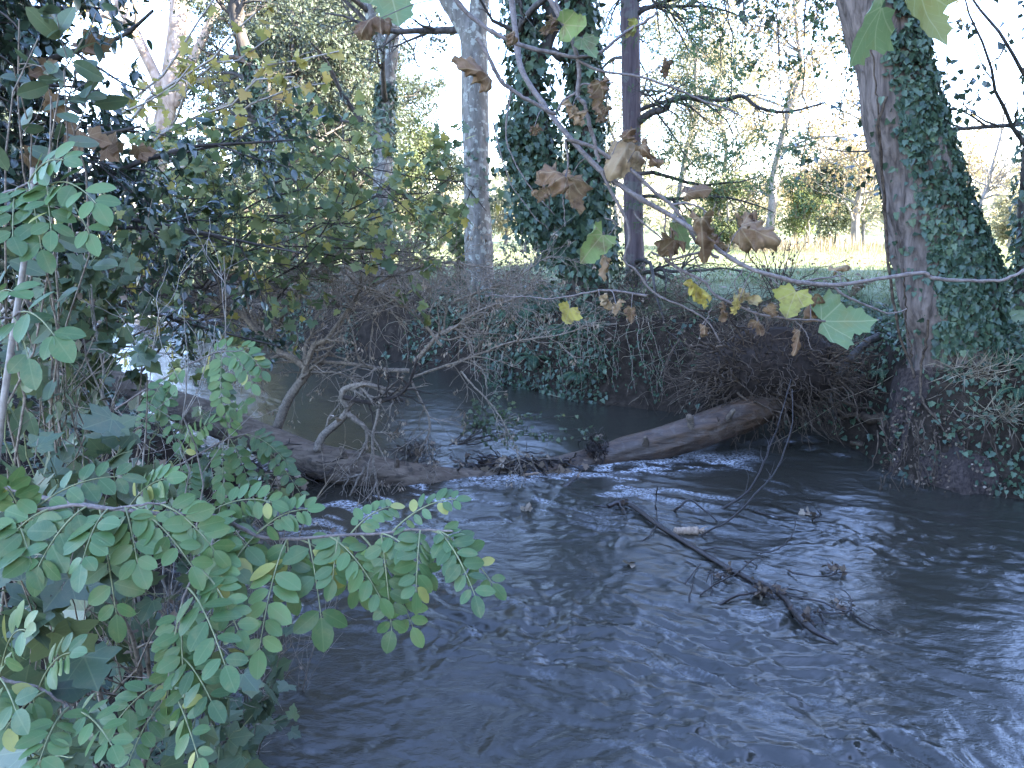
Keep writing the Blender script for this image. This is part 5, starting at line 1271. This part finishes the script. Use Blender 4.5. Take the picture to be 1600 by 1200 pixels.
# lobed-leaf saplings through the left thicket
syc = [
    # base px, base Y, targets, leaf, n, label
    (40, 3.4, [(60, 560, 2.9), (170, 560, 2.9), (230, 585, 3.0), (100, 600, 2.8), (100, 540, 3.2), (150, 520, 3.1)], .10, 44, 'sapling with broad bluish lobed leaves in front of the pale upstream water'),
    (20, 3.0, [(40, 680, 2.4), (130, 700, 2.5), (190, 690, 2.6), (80, 730, 2.4), (10, 640, 2.5), (220, 740, 2.7)], .10, 90, 'sapling with broad dark lobed leaves just below the bluish one'),
    (60, 2.6, [(30, 900, 1.7), (80, 930, 1.75), (20, 950, 1.7), (90, 880, 1.8), (10, 870, 1.7), (60, 1000, 1.8)], .115, 40, 'sapling with big spotted blue-green lobed leaves low at the left edge'),
    (200, 3.4, [(240, 870, 2.5), (300, 900, 2.6), (200, 930, 2.4), (330, 960, 2.6), (260, 990, 2.5), (160, 960, 2.4)], .09, 60, 'sapling with small lobed leaves between the dry stalks and the pinnate sprays'),
    (300, 3.9, [(420, 960, 2.9), (440, 1010, 2.8), (400, 1050, 2.7), (450, 1080, 2.8), (380, 920, 3.0), (470, 1040, 2.9), (430, 1130, 2.7)], .08, 80, 'sapling with pale blotched leaves leaning over the water at the lower centre'),
    (180, 2.6, [(200, 1100, 1.8), (300, 1120, 1.9), (330, 1170, 1.9), (260, 1160, 1.8), (380, 1180, 2.0), (350, 1080, 2.0)], .085, 60, 'sapling with small holed leaves along the bottom edge'),
    (100, 5.2, [(200, 400, 4.6), (260, 380, 4.8), (150, 440, 4.4), (120, 380, 4.4), (240, 300, 5.0), (180, 340, 4.8), (60, 400, 4.4), (80, 330, 4.4)], .085, 330, 'tall sapling with green lobed leaves beneath the dark evergreen'),
    (140, 6.0, [(330, 640, 5.4), (300, 690, 5.2), (380, 680, 5.6), (420, 740, 5.6), (260, 640, 5.2), (350, 730, 5.2), (440, 700, 5.8)], .07, 120, 'leafy sapling in front of the dry left part of the fallen trunk'),
    (200, 5.2, [(280, 760, 4.6), (350, 790, 4.7), (400, 800, 4.8), (230, 720, 4.6), (320, 820, 4.5), (450, 780, 5.0)], .085, 150, 'dark leafy sapling at the water below the left part of the fallen trunk'),
    (20, 4.4, [(60, 460, 3.8), (20, 420, 3.8), (110, 480, 3.8), (150, 400, 4.0), (40, 520, 3.7), (200, 490, 4), (60, 350, 3.9), (120, 420, 4)], .07, 300, 'sapling with drooping dark leaves at the left edge below the evergreen'),
    (-20, 2.6, [(20, 780, 2.1), (70, 760, 2.2), (120, 770, 2.3), (10, 700, 2.1), (170, 760, 2.3)], .10, 60, 'sapling with mixed green leaves above the pinnate sprays at far left'),
    (20, 2.2, [(50, 1080, 1.5), (100, 1130, 1.5), (20, 1160, 1.4), (130, 1180, 1.6), (60, 1190, 1.4), (150, 1100, 1.7)], .075, 70, 'low sapling with rounded leaves in the bottom left corner'),
    (-30, 3.2, [(60, 60, 2.6), (100, 110, 2.5), (30, 30, 2.6), (130, 60, 2.7), (80, 150, 2.5), (20, 100, 2.6), (150, 20, 2.7)], .095, 75, 'sapling with large light green leaves in the top left corner'),
]
for k, (bpx, bY, tg, ls, nl, lab) in enumerate(syc):
    shrub('lobed_leaf_sapling', lab, 'sapling', lb(bpx, bY), [P(*t) for t in tg], .007 if bY > 2.8 else .005, 'sycamore', T_MAPLE if k != 12 else T_OVATE, ls, nl, 720 + k, 'stem_green' if k % 2 else 'twig_grey', nsub=26, L=.28, t0=.5, hang=-.25, up=.8, face=(0, -.55, 0), sag=.07, leaves_on_main=.45, jit=.015, tint=(lambda r_, k_, p: r_.beta(2, 2.6, k_)) if k != 12 else (lambda r_, k_, p: .35 + .4 * r_.uniform(size=k_)), group='saplings of the left thicket')
# bare grey stems of the thicket
for k, (bpx, bY, tg, r0, lab) in enumerate([
    (130, 4.6, [(90, 430, 4.2), (140, 410, 4.2), (130, 520, 4.3)], .012, 'forked bare grey stem behind the bluish lobed leaves'),
    (230, 4.2, [(290, 560, 3.6), (330, 540, 3.6), (250, 480, 3.8), (350, 400, 4.0)], .008, 'bare arching stems in front of the pale upstream water'),
    (150, 2.8, [(175, 930, 2.3), (140, 1000, 2.3), (230, 1010, 2.5)], .02, 'short brown stump stem among dry stalks at the lower left'),
    (260, 3.6, [(315, 900, 2.9), (360, 820, 3.0), (300, 960, 2.9)], .008, 'bare slanting stems over the water at the lower left'),
    (330, 4.6, [(460, 760, 4.4), (540, 690, 4.6), (430, 690, 4.5), (560, 780, 4.6)], .008, 'bare slanting twigs in front of the fallen trunk'),
    (60, 3.6, [(30, 480, 3.0), (110, 640, 3.0), (150, 660, 3.1), (60, 560, 2.9)], .008, 'bare thin stems among leaves at the left edge')]):
    shrub('dead_shrub', lab, 'shrub', lb(bpx, bY), [P(*t) for t in tg], r0, 'dead', T_WIDE, .04, 24, 760 + k, 'twig_pale' if k in (0, 1) else 'twig_grey', nsub=36, L=.55, t0=.2, sag=.04, group=None, spreadsub=.6, sub2=50)

# ------------------------------------------------------------------ pinnate-leaved branches in the foreground
def compound(a, b, n, ll, seed, parent, nrm=None, droop=.12, tintc=None):
    rg = RNG(seed); a = np.array(a); b = np.array(b)
    L = np.linalg.norm(b - a); t = np.linspace(0, 1, 14)[:, None]
    p = a * (1 - t) + b * t; p[:, 2] += (4 * droop * L * t * (1 - t))[:, 0]
    if nrm is None: nrm = np.array([rg.normal() * .25, -.75 + rg.normal() * .2, .8])
    mb = MB(); mb.tubes(p, np.linspace(.0021, .0010, 14), 5, mat=1)
    tan = norm(np.gradient(p, axis=0)); nn = norm(nrm - tan * np.sum(tan * nrm, -1, keepdims=True)); sd = np.cross(nn, tan)
    tc = rg.beta(2.5, 2.2) if tintc is None else tintc
    ts = np.linspace(.22, .93, n)
    P_, D_, N_, S_ = [], [], [], []
    for j, tt in enumerate(ts):
        i = min(int(tt * 13), 12); u = tt * 13 - i; c0 = p[i] * (1 - u) + p[i + 1] * u
        for sg in (-1, 1):
            if rg.uniform() < .05: continue
            dd = sd[i] * sg + tan[i] * (.35 + .25 * tt) + rg.normal(size=3) * .10
            dd = norm(dd - np.array([0, 0, .12])); P_.append(c0 + dd * .004 + tan[i] * rg.normal() * ll * .05); D_.append(dd); N_.append(nn[i] + rg.normal(size=3) * .22 + sd[i] * sg * rg.uniform(-.1, .35)); S_.append(ll * rg.uniform(.82, 1.12) * (.85 + .3 * math.sin(math.pi * tt)))
    P_.append(p[-1]); D_.append(tan[-1] + rg.normal(size=3) * .1); N_.append(nn[-1] + rg.normal(size=3) * .15); S_.append(ll * 1.1)
    k = len(P_); tn = np.clip(tc * .8 + rg.normal(size=k) * .10, 0, .93); tn[rg.uniform(size=k) < .035] = 1
    P_, D_, N_ = np.array(P_), norm(np.array(D_)), np.array(N_)
    mb.leaves(T_OVATE, P_, D_, N_, np.array(S_), tn, width=rg.uniform(1.05, 1.3, k))
    mb.build('leaf', [M['robinia'], M['stem_green']], parent)

def pinnate_branch(label, stem, r0, leaves, seed, group='pinnate-leaved branches in the left foreground', m_='twig_plane'):
    st = PX(stem); root = thing('pinnate_branch', label, 'branch', st[0], group)
    rg = RNG(seed); p = spl(st, 40); p = p + np.cumsum(rg.normal(size=p.shape) * .0012, 0)
    mb = MB(); mb.tubes(p, np.linspace(r0, r0 * .4, 40), 8); mb.build('stem', M[m_], root)
    for k, (sx, sy, ex, ey, Y, n, lp) in enumerate(leaves):
        a = P(sx, sy, Y + .02); b = P(ex, ey, Y - .06 + .04 * rg.normal())
        # leaf stalk joins the stem where it passes closest
        j = np.argmin(np.linalg.norm(p - a, axis=1)); a2 = p[j] if np.linalg.norm(p[j] - a) < .14 else a
        compound(a2, b, n + (1 if n > 3 else 0), lp / F * Y * .78, seed * 50 + k, root)
    return root
pinnate_branch('long pinnate-leaved branch stretching out over the water, its tip furthest to the right', [(-80, 740, 1.75), (60, 775, 1.7), (230, 800, 1.6), (330, 806, 1.58), (400, 836, 1.56), (480, 836, 1.55), (560, 833, 1.55), (640, 831, 1.53), (700, 835, 1.5)], .0058, [
    (655, 832, 650, 925, 1.5, 5, 42), (690, 832, 742, 930, 1.5, 5, 42), (665, 834, 770, 912, 1.5, 4, 40), (600, 838, 612, 985, 1.55, 6, 45), (570, 836, 645, 980, 1.6, 6, 44), (520, 836, 595, 935, 1.6, 5, 42),
    (480, 840, 560, 925, 1.6, 5, 45), (470, 850, 502, 965, 1.5, 3, 66), (433, 842, 405, 1015, 1.46, 6, 54), (390, 836, 322, 975, 1.5, 6, 50), (330, 806, 400, 880, 1.55, 5, 42), (640, 831, 712, 780, 1.62, 6, 30),
    (560, 833, 610, 792, 1.65, 5, 30), (430, 835, 480, 796, 1.65, 5, 34), (350, 815, 425, 785, 1.65, 5, 34), (620, 832, 668, 895, 1.6, 5, 36), (540, 834, 520, 905, 1.62, 5, 40), (450, 836, 455, 925, 1.55, 5, 48), (300, 806, 345, 900, 1.5, 5, 50), (700, 835, 720, 860, 1.55, 3, 34)], 801)
pinnate_branch('pinnate-leaved branch with the broadest rounded leaflets, left of the long branch', [(-120, 850, 1.5), (20, 805, 1.45), (115, 790, 1.42), (170, 800, 1.42), (260, 790, 1.45)], .0052, [
    (150, 796, 182, 960, 1.38, 5, 58), (115, 792, 60, 885, 1.35, 4, 60), (170, 800, 128, 880, 1.4, 4, 55), (220, 792, 300, 885, 1.45, 5, 50), (255, 792, 335, 860, 1.5, 5, 46), (200, 796, 215, 880, 1.45, 4, 52), (40, 800, 0, 860, 1.36, 4, 55), (60, 796, 10, 760, 1.45, 4, 50), (100, 792, 190, 745, 1.5, 4, 46), (200, 796, 260, 748, 1.55, 5, 42), (10, 808, 50, 880, 1.4, 4, 56)], 802)
pinnate_branch('hanging pinnate-leaved spray low over the water at the lower left', [(200, 1260, 1.5), (260, 1100, 1.42), (285, 1000, 1.4), (300, 930, 1.42), (330, 880, 1.45)], .0048, [
    (295, 945, 262, 1090, 1.35, 6, 44), (300, 930, 352, 1040, 1.35, 4, 58), (285, 1000, 290, 1120, 1.32, 5, 46), (275, 1050, 330, 1095, 1.34, 4, 52), (262, 1095, 180, 1130, 1.33, 4, 46), (260, 1100, 310, 1185, 1.34, 5, 46), (320, 900, 372, 985, 1.4, 5, 44), (240, 1150, 200, 1195, 1.33, 4, 44)], 803)
pinnate_branch('short pinnate-leaved twig reaching in at the bottom left corner', [(-80, 1040, 1.3), (0, 1060, 1.27), (70, 1090, 1.25), (110, 1120, 1.25)], .004, [
    (60, 1085, 8, 1140, 1.22, 4, 58), (100, 1115, 60, 1195, 1.22, 4, 56), (0, 1060, 40, 985, 1.25, 4, 54), (70, 1090, 110, 1020, 1.27, 4, 48), (105, 1118, 175, 1165, 1.25, 4, 46), (-20, 1050, 25, 1110, 1.24, 3, 60)], 804)
pinnate_branch('pinnate-leaved twig at the left edge beside the tall bare stem', [(-60, 330, 1.75), (0, 300, 1.7), (50, 280, 1.68), (90, 290, 1.66)], .004, [
    (50, 280, 150, 318, 1.6, 4, 52), (0, 300, 65, 390, 1.6, 4, 48), (90, 290, 140, 365, 1.62, 3, 46), (30, 285, 100, 250, 1.65, 4, 42), (-20, 310, 20, 370, 1.6, 4, 48), (60, 282, 80, 360, 1.62, 4, 44)], 805)
pinnate_branch('pinnate-leaved twig with few very large leaflets, left edge at half height', [(-70, 480, 1.6), (0, 500, 1.57), (40, 490, 1.55)], .004, [
    (20, 490, 85, 525, 1.5, 2, 66), (0, 500, 45, 560, 1.5, 2, 62), (-20, 495, 20, 455, 1.55, 2, 58)], 806)
pinnate_branch('small distant pinnate-leaved spray hanging before the pale upstream water', [(180, 640, 3.9), (260, 590, 3.8), (330, 555, 3.7), (380, 550, 3.6)], .006, [
    (345, 552, 395, 600, 3.6, 6, 26), (375, 550, 410, 580, 3.6, 6, 24), (330, 555, 345, 630, 3.6, 6, 26), (300, 570, 360, 640, 3.6, 6, 24), (290, 575, 250, 640, 3.7, 6, 24), (320, 560, 390, 545, 3.7, 5, 22), (250, 595, 220, 670, 3.7, 6, 24), (220, 612, 275, 690, 3.7, 6, 24)], 807)
pinnate_branch('darker pinnate-leaved spray in front of the dry part of the fallen trunk', [(170, 800, 4.3), (260, 740, 4.2), (350, 690, 4.1), (410, 672, 4.0)], .007, [
    (380, 680, 450, 725, 4.0, 6, 24), (350, 690, 400, 790, 4.0, 7, 24), (330, 700, 350, 790, 4.0, 7, 24), (380, 680, 475, 780, 4.0, 7, 24), (300, 718, 295, 800, 4.1, 7, 24), (270, 735, 330, 660, 4.1, 6, 24), (350, 690, 385, 630, 4.1, 6, 24), (240, 752, 230, 830, 4.1, 7, 24)], 808)

# the tall bare stem standing at the left edge
rg = RNG(820)
p = spl([P(52, 262, 1.75), P(46, 340, 1.74), P(36, 420, 1.73), P(18, 540, 1.72), P(4, 640, 1.71), P(-10, 760, 1.7), P(-30, 1000, 1.7), lb(-60, 1.75)][::-1], 50)
mb = MB(); mb.tubes(p, np.linspace(.010, .0055, 50), 8, cap=True)
o = mb.build('bare_stem', M['twig_pale'], origin=p[0]); tag(o, 'tall straight bare grey stem standing at the left edge', 'stem')
# scrap of white paper caught in the stalks
mb = MB(); c0 = P(319, 878, 2.6); g = np.array([[i, 0, j] for j in np.linspace(-1, 1, 6) for i in np.linspace(-.6, .6, 5)]) * .024
g[:, 1] = .012 * fbm(g[:, 0] * 60, g[:, 2] * 60, 0, 3, 5); ii = np.arange(30).reshape(6, 5)
mb.add(g + c0, np.stack([ii[:-1, :-1], ii[:-1, 1:], ii[1:, 1:], ii[1:, :-1]], -1).reshape(-1, 4))
o = mb.build('litter_scrap', M['paper'], origin=c0); tag(o, 'crumpled scrap of white litter caught on a stalk over the water', 'litter')

# ------------------------------------------------------------------ plane-tree branch hanging across the upper right
_half = np.array([(0, 0), (-.10, .10), (-.20, .30), (-.08, .34), (-.02, .50), (.10, .52), (.24, .70), (.32, .58), (.42, .56), (.42, .42), (.50, .28), (.58, .34), (.66, .27), (.78, .29), (.84, .15), (1.0, 0)])
_o = mirror(_half); _o = np.vstack([_o, _o[:1]])
def plane_leaf_tpl(kx, ky, crump, seed, nr=9):
    seg = []
    for i in range(len(_o) - 1):
        for u in (0, .33, .67): seg.append(_o[i] * (1 - u) + _o[i + 1] * u)
    out = np.array(seg); k = len(out); c0 = np.array([.28, 0])
    V = [np.array([c0])]
    for s_ in np.linspace(1 / nr, 1, nr): V.append(c0 + (out - c0) * s_)
    V2 = np.vstack(V)
    x, y = V2[:, 0], V2[:, 1]
    z = crump * (fbm(x * 4.5 + seed, y * 4.5, seed, 4, seed) * .62 * (.3 + np.hypot(x - .28, y)) + .9 * np.abs(np.sin((x - np.abs(y)) * 9)) * np.abs(y))
    # a sheet rolled about a slanting axis, then bent a little along its length
    rgl = RNG(seed); ph = rgl.uniform(-.9, .9); cph, sph = math.cos(ph), math.sin(ph)
    u = (x - .3) * cph + y * sph; v = -(x - .3) * sph + y * cph
    kk = ky * (1 + .45 * noise(u * 2.2, np.zeros_like(u), seed * 1.7, seed)) * np.where(v > 0, 1.0, rgl.uniform(.3, 1.1)); a = kk * v + 1e-6
    v1 = np.sin(a) / (kk + 1e-6) - z * np.sin(a); z1 = (1 - np.cos(a)) / (kk + 1e-6) + z * np.cos(a)
    a = kx * u + 1e-6
    u1 = np.sin(a) / kx - z1 * np.sin(a); Z1 = (1 - np.cos(a)) / kx + z1 * np.cos(a)
    TV = np.column_stack([.3 + u1 * cph - v1 * sph, u1 * sph + v1 * cph, Z1])
    f1 = np.array([[0, 1 + i, 1 + (i + 1) % k] for i in range(k)])
    f2 = np.array([[1 + r_ * k + i, 1 + (r_ + 1) * k + i, 1 + (r_ + 1) * k + (i + 1) % k, 1 + r_ * k + (i + 1) % k] for r_ in range(nr - 1) for i in range(k)])
    return TV, [f1, f2], V2
YB = 2.2
def plane_branch():
    rg = RNG(850)
    main = PX([(795, -40, 2.5), (805, 50, 2.45), (815, 110, 2.4), (850, 165, 2.35), (880, 205, 2.3), (905, 235, 2.28), (940, 270, 2.25), (985, 305, 2.2), (1040, 335, 2.2), (1085, 365, 2.15), (1130, 400, 2.15), (1180, 425, 2.1), (1240, 441, 2.1), (1300, 444, 2.1), (1370, 435, 2.1), (1430, 428, 2.1), (1447, 437, 2.1), (1500, 440, 2.1), (1550, 440, 2.1), (1590, 424, 2.1), (1660, 400, 2.1)])
    root = thing('plane_branch', 'long bare plane branch with curled withered leaves hanging across the upper right', 'branch', main[0])
    P_all = []
    def add(pts, r0, r1, name='twig', m_='twig_plane', jit=.0014):
        n = 20 + 5 * len(pts); p = spl(pts, n); p = p + np.cumsum(rg.normal(size=p.shape) * jit, 0) * np.linspace(0, 1, n)[:, None]
        mb = MB(); R = np.linspace(r0, r1, n) * (1 + .10 * noise(np.arange(n) * .5, 0, 0, len(P_all)))
        # nodes: slight swellings where leaves stood
        R[::9] *= 1.22
        mb.tubes(p, R, 9); mb.build(name, M[m_], root); P_all.append(p)
    add(main, .0088, .0038, 'stem')
    tw = [
        ([(705, -40), (713, 0), (753, 40), (800, 68), (860, 86), (900, 93), (935, 85), (975, 55), (1000, 35), (1020, 15)], .0065, .003),
        ([(900, 93), (940, 112), (1000, 121), (1060, 140), (1120, 165), (1160, 178)], .004, .002),
        ([(745, 60), (760, 83), (780, 123), (800, 140), (830, 160), (860, 178)], .0055, .005),
        ([(850, -20), (860, 0), (885, 45), (897, 67), (907, 110), (905, 150), (915, 165), (925, 192), (937, 235), (945, 255)], .0065, .005),
        ([(868, 0), (890, 60), (905, 78), (930, 88)], .004, .003),
        ([(885, 217), (927, 230), (950, 245), (987, 265), (1020, 295), (1050, 320), (1077, 360), (1093, 385), (1120, 405)], .006, .004),
        ([(1050, 320), (1070, 318), (1090, 326), (1105, 340)], .004, .002),
        ([(872, 173), (880, 157), (900, 145), (910, 130), (935, 127), (963, 126)], .004, .002),
        ([(883, 217), (887, 253), (880, 285), (878, 310), (881, 352)], .003, .0015),
        ([(940, 267), (955, 300), (967, 323), (978, 350), (980, 378), (972, 410), (987, 427), (1013, 463), (1060, 487), (1093, 510), (1113, 547)], .005, .002),
        ([(1093, 510), (1105, 500), (1112, 485)], .002, .0012),
        ([(1040, 407), (1070, 425), (1100, 440), (1117, 460), (1167, 483), (1200, 493), (1240, 500), (1285, 502)], .0045, .0028),
        ([(1110, 390), (1080, 398), (1040, 407), (1010, 400)], .004, .003),
        ([(1300, 444), (1317, 460), (1350, 477), (1390, 493), (1417, 491)], .0042, .0016),
        ([(1250, 441), (1275, 435), (1303, 429), (1318, 420)], .003, .0015),
        ([(800, 140), (790, 200), (796, 240), (830, 300), (862, 340)], .0024, .0012),
        ([(770, 190), (785, 250), (800, 290), (830, 330), (858, 358)], .002, .001),
        ([(1010, 462), (960, 455), (930, 458), (880, 468), (830, 472), (760, 470)], .0035, .0014),
        ([(990, 330), (1000, 345), (1040, 380), (1060, 420), (1090, 440)], .003, .0015),
        ([(1240, 500), (1262, 520), (1275, 545)], .002, .001), ([(1180, 488), (1185, 515), (1180, 530)], .002, .001), ([(1160, 424), (1150, 440), (1165, 460)], .002, .001), ([(1200, 432), (1225, 450), (1240, 465)], .002, .001), ([(1040, 335), (1040, 360), (1052, 375)], .0026, .0015), ([(1100, 330), (1100, 345)], .002, .0012), ([(945, 340), (960, 350), (940, 380)], .002, .001), ([(1085, 400), (1092, 425), (1092, 445)], .002, .001), ([(1000, 120), (1030, 108), (1040, 103)], .0018, .001), ([(1085, 295), (1060, 290), (1040, 300)], .0018, .001)]
    for (l_, r0, r1) in tw: add(PX(l_, YB), r0, r1)
    # side twigs of no particular leaf
    allp = np.concatenate(P_all)
    flat, roll, cup, limp = (.35, .5, .07), (.7, 6.0, .40), (1.2, 4.6, .46), (1.9, 3.8, .50)
    LV = [  # px, py, size px, tint, curl, hang direction (dx, dz), turn
        (742, 112, 88, .28, (1.0, 5.0, .36), (-1, .15), .2), (582, 38, 66, .12, roll, (-.6, -.7), 0), (860, 42, 52, .10, cup, (-.6, -.8), .3), (893, 40, 62, .88, (.4, 3.6, .05), (1, -.3), -.9), (917, 70, 46, .97, flat, (.5, -.8), .2),
        (897, 178, 62, .42, cup, (.1, -1), .3), (938, 145, 62, .2, roll, (0, -1), 0), (942, 178, 46, .15, limp, (-.3, -1), 0), (975, 240, 100, .50, (1.4, 3.2, .40), (-.5, -.8), .1), (1012, 240, 60, .22, roll, (.7, -.7), 0), (982, 210, 42, .15, limp, (.6, .6), 0),
        (835, 205, 36, .1, limp, (0, -1), 0), (866, 275, 78, .25, (1.4, 4.8, .38), (-1, .1), .5), (848, 305, 40, .22, limp, (-1, -.1), 0), (895, 297, 92, .33, (1.0, 4.2, .32), (.05, -1), .6), (1040, 106, 44, .08, cup, (-.2, -1), 0),
        (1085, 300, 52, .18, (.6, 4, .1), (1, .2), -.5), (1045, 383, 84, .22, limp, (-.7, -.5), .2), (1098, 362, 92, .2, roll, (.2, -1), 0), (1115, 380, 60, .14, cup, (.8, -.5), 0), (1182, 365, 100, .38, limp, (.9, -.3), .3), (1165, 352, 56, .26, cup, (-.8, .4), .2), (1062, 362, 60, .93, flat, (.4, -.7), .3),
        (945, 412, 54, .42, cup, (0, -1), .2), (932, 380, 78, .9, (.4, 3.8, .05), (-.7, -.8), .2), (1090, 458, 66, .70, roll, (0, -1), .2), (1165, 466, 56, .60, cup, (.7, -.3), .3), (1130, 486, 40, .2, roll, (-.5, -.9), 0), (1238, 470, 64, .78, (.8, 1.4, .1), (-.4, -.8), .2), (1268, 482, 64, .28, cup, (.2, -1), .2),
        (1245, 530, 52, .2, roll, (-.2, -1), 0), (1185, 512, 44, .16, cup, (.1, -1), 0), (1100, 517, 34, .2, limp, (0, -1), 0), (945, 472, 44, .52, cup, (.5, -.7), 0), (965, 482, 36, .45, roll, (.3, -.8), 0), (986, 490, 36, .25, cup, (0, -1), 0), (888, 490, 46, .72, (.8, 1.2, .12), (-.3, -.8), .1), (1312, 420, 42, .45, roll, (.8, .3), 0),
        (990, 44, 38, .8, cup, (-.6, -.5), 0), (800, 60, 36, .2, limp, (-.2, -1), 0), (1205, 485, 36, .35, limp, (.5, -.6), 0), (1150, 478, 38, .66, limp, (-.4, -.8), 0)]
    for k, (px, py, sz, tn, cu, hd, turn) in enumerate(LV):
        Yl = YB - .03 + .05 * rg.normal()
        c0 = P(px, py, Yl); s_ = sz / F * YB * (.82 if tn < .6 else .82)
        TV, TF, UV = plane_leaf_tpl(cu[0], cu[1], cu[2], 860 + k)
        d = norm(np.array([hd[0], -.25 + .3 * rg.normal(), hd[1]])); nr = norm(np.array([turn * 1.2 + .3 * rg.normal(), -1, .35 + .3 * rg.normal()]))
        if rg.uniform() < .4 and tn < .6: nr = -nr
        X = d; Z = norm(nr - X * np.dot(nr, X)); Yv = np.cross(Z, X)
        mid = TV.mean(0)
        V = c0 + s_ * ((TV[:, 0:1] - mid[0]) * X + (TV[:, 1:2] - mid[1]) * Yv + (TV[:, 2:3] - mid[2]) * Z)
        mb = MB(); mb.add(V, TF, tn, 0, uv=UV)
        i0 = len(TV) - (len(TV) - 1) // 9     # first outline vertex = leaf base
        base = V[i0]; j = np.argmin(np.linalg.norm(allp - base, axis=1)); q = allp[j]
        if np.linalg.norm(q - base) < .35:
            md = (q + base) / 2 + [0, 0, .012]
            mb.tubes(spl([q, md, base], 10), np.linspace(.0016, .0010, 10), 5, mat=1)
        mb.build('withered_leaf' if tn < .85 else 'leaf', [M['withered'], M['twig_plane']], root)
    # the one fresh green leaf
    TV, TF, UV = plane_leaf_tpl(.25, .35, .05, 931)
    base = P(1286, 502, YB); d = norm(np.array([.98, .10, -.02])); Z = norm(np.array([.05, -.75, .65])); Z = norm(Z - d * np.dot(Z, d)); Yv = np.cross(Z, d)
    s_ = 88 / F * YB
    mb = MB(); mb.add(base + s_ * (TV[:, 0:1] * d + TV[:, 1:2] * Yv * .95 + TV[:, 2:3] * Z), TF, .35, 0, uv=UV)
    o = mb.build('leaf', [M['plane_green']], root); o['label'] = 'fresh green five-lobed plane leaf lying flat'
plane_branch()
def overhead():
    rg = RNG(940)
    st = PX([(1200, -160, 2.0), (1300, -90, 1.9), (1400, -50, 1.85), (1500, -40, 1.8), (1640, -60, 1.8)])
    root = thing('plane_branch', 'overhead plane twig with yellow-green leaves dangling in at the top right', 'branch', st[0])
    mb = MB(); mb.tubes(spl(st, 30), np.linspace(.008, .004, 30), 8); mb.build('stem', M['twig_plane'], root)
    for k, (px, py, sz, tn, cu, d, nr, a) in enumerate([(1448, 8, 98, .9, (.5, .8, .06), (.35, -.1, -.8), (.1, -.85, .9), (1440, -46)), (1362, 42, 98, .35, (.3, 1.6, .05), (-.55, -.1, -.9), (.85, -.35, .5), (1385, -50))]):
        TV, TF, UV = plane_leaf_tpl(*cu, 941 + k); c0 = P(px, py, 1.82); s_ = sz / F * 1.82; X = norm(np.array(d)); nr = np.array(nr); Z = norm(nr - X * np.dot(nr, X)); Yv = np.cross(Z, X); mid = TV.mean(0)
        V = c0 + s_ * ((TV[:, 0:1] - mid[0]) * X + (TV[:, 1:2] - mid[1]) * Yv + (TV[:, 2:3] - mid[2]) * Z)
        mb = MB(); mb.add(V, TF, tn, 0, uv=UV); base = V[len(TV) - (len(TV) - 1) // 9]; q = P(a[0], a[1], 1.84)
        mb.tubes(spl([q, (q + base) / 2 + [0, 0, .01], base], 10), np.linspace(.002, .001, 10), 5, mat=1); mb.build('leaf', [M['plane_green'], M['stem_green']], root)
    st = PX([(500, -150, 2.2), (560, -70, 2.2), (620, -35, 2.2), (700, -40, 2.2)])
    root = thing('plane_branch', 'overhead plane twig with one drooping green leaf at the top centre', 'branch', st[0])
    mb = MB(); mb.tubes(spl(st, 30), np.linspace(.007, .004, 30), 8); mb.build('stem', M['twig_plane'], root)
    TV, TF, UV = plane_leaf_tpl(.6, 1.0, .06, 951); c0 = P(612, -8, 2.15); s_ = 84 / F * 2.2; X = norm(np.array([.2, -.3, -.8])); nr = np.array([.1, -.9, .5]); Z = norm(nr - X * np.dot(nr, X)); Yv = np.cross(Z, X); mid = TV.mean(0)
    mb = MB(); mb.add(c0 + s_ * ((TV[:, 0:1] - mid[0]) * X + (TV[:, 1:2] - mid[1]) * Yv + (TV[:, 2:3] - mid[2]) * Z), TF, .3, 0, uv=UV); mb.build('leaf', [M['plane_green']], root)
overhead()

rg = RNG(990)
st = PX([(1000, -260, 11.0), (1120, -150, 10.8), (1250, -110, 10.6), (1350, -170, 10.4)])
root = thing('drooping_branch', 'thin drooping twigs with small sparse leaves hanging across the sky left of the leaning trunk', 'branch', st[0])
mb = MB(); p = spl(st, 40); R = np.linspace(.05, .02, 40); mb.tubes(p, R, 7); mb.build('stem', M['bark_dark'], root)
tw = []
for k, (x0, x1, y1) in enumerate([(1060, 1110, 150), (1120, 1160, 240), (1150, 1130, 120), (1190, 1230, 210), (1230, 1290, 170), (1260, 1250, 260), (1300, 1320, 110), (1090, 1070, 60), (1210, 1190, 90), (1320, 1310, 200)]):
    a = p[np.argmin(np.abs(p[:, 0] - P(x0, -130, 10.7)[0]))]
    tw.append(wander(rg, a, P(x1, y1, 10.6), 14, .07, .10))
tw = np.array(tw); R1 = np.repeat(np.linspace(.014, .004, 14)[None], len(tw), 0)
s1 = sprout(rg, tw, R1, 110, .2, 1, .65, .8, 7, .16, -.04, .6, .008, .0035)
s2 = sprout(rg, s1[0], s1[1], 260, .2, 1, .3, .8, 5, .16, -.04, .7, .006, .003)
mb = MB(); mb.tubes(tw, R1, 5); mb.tubes(*s1, seg=4); mb.tubes(*s2, seg=3); mb.build('twig', M['bark_dark'], root)
ml = MB(); leaf_on(rg, ml, s2[0], 1300, T_WIDE, .062, .1, 1, jit=.03); ml.build('leaves', M['feather'], root, smooth=False)
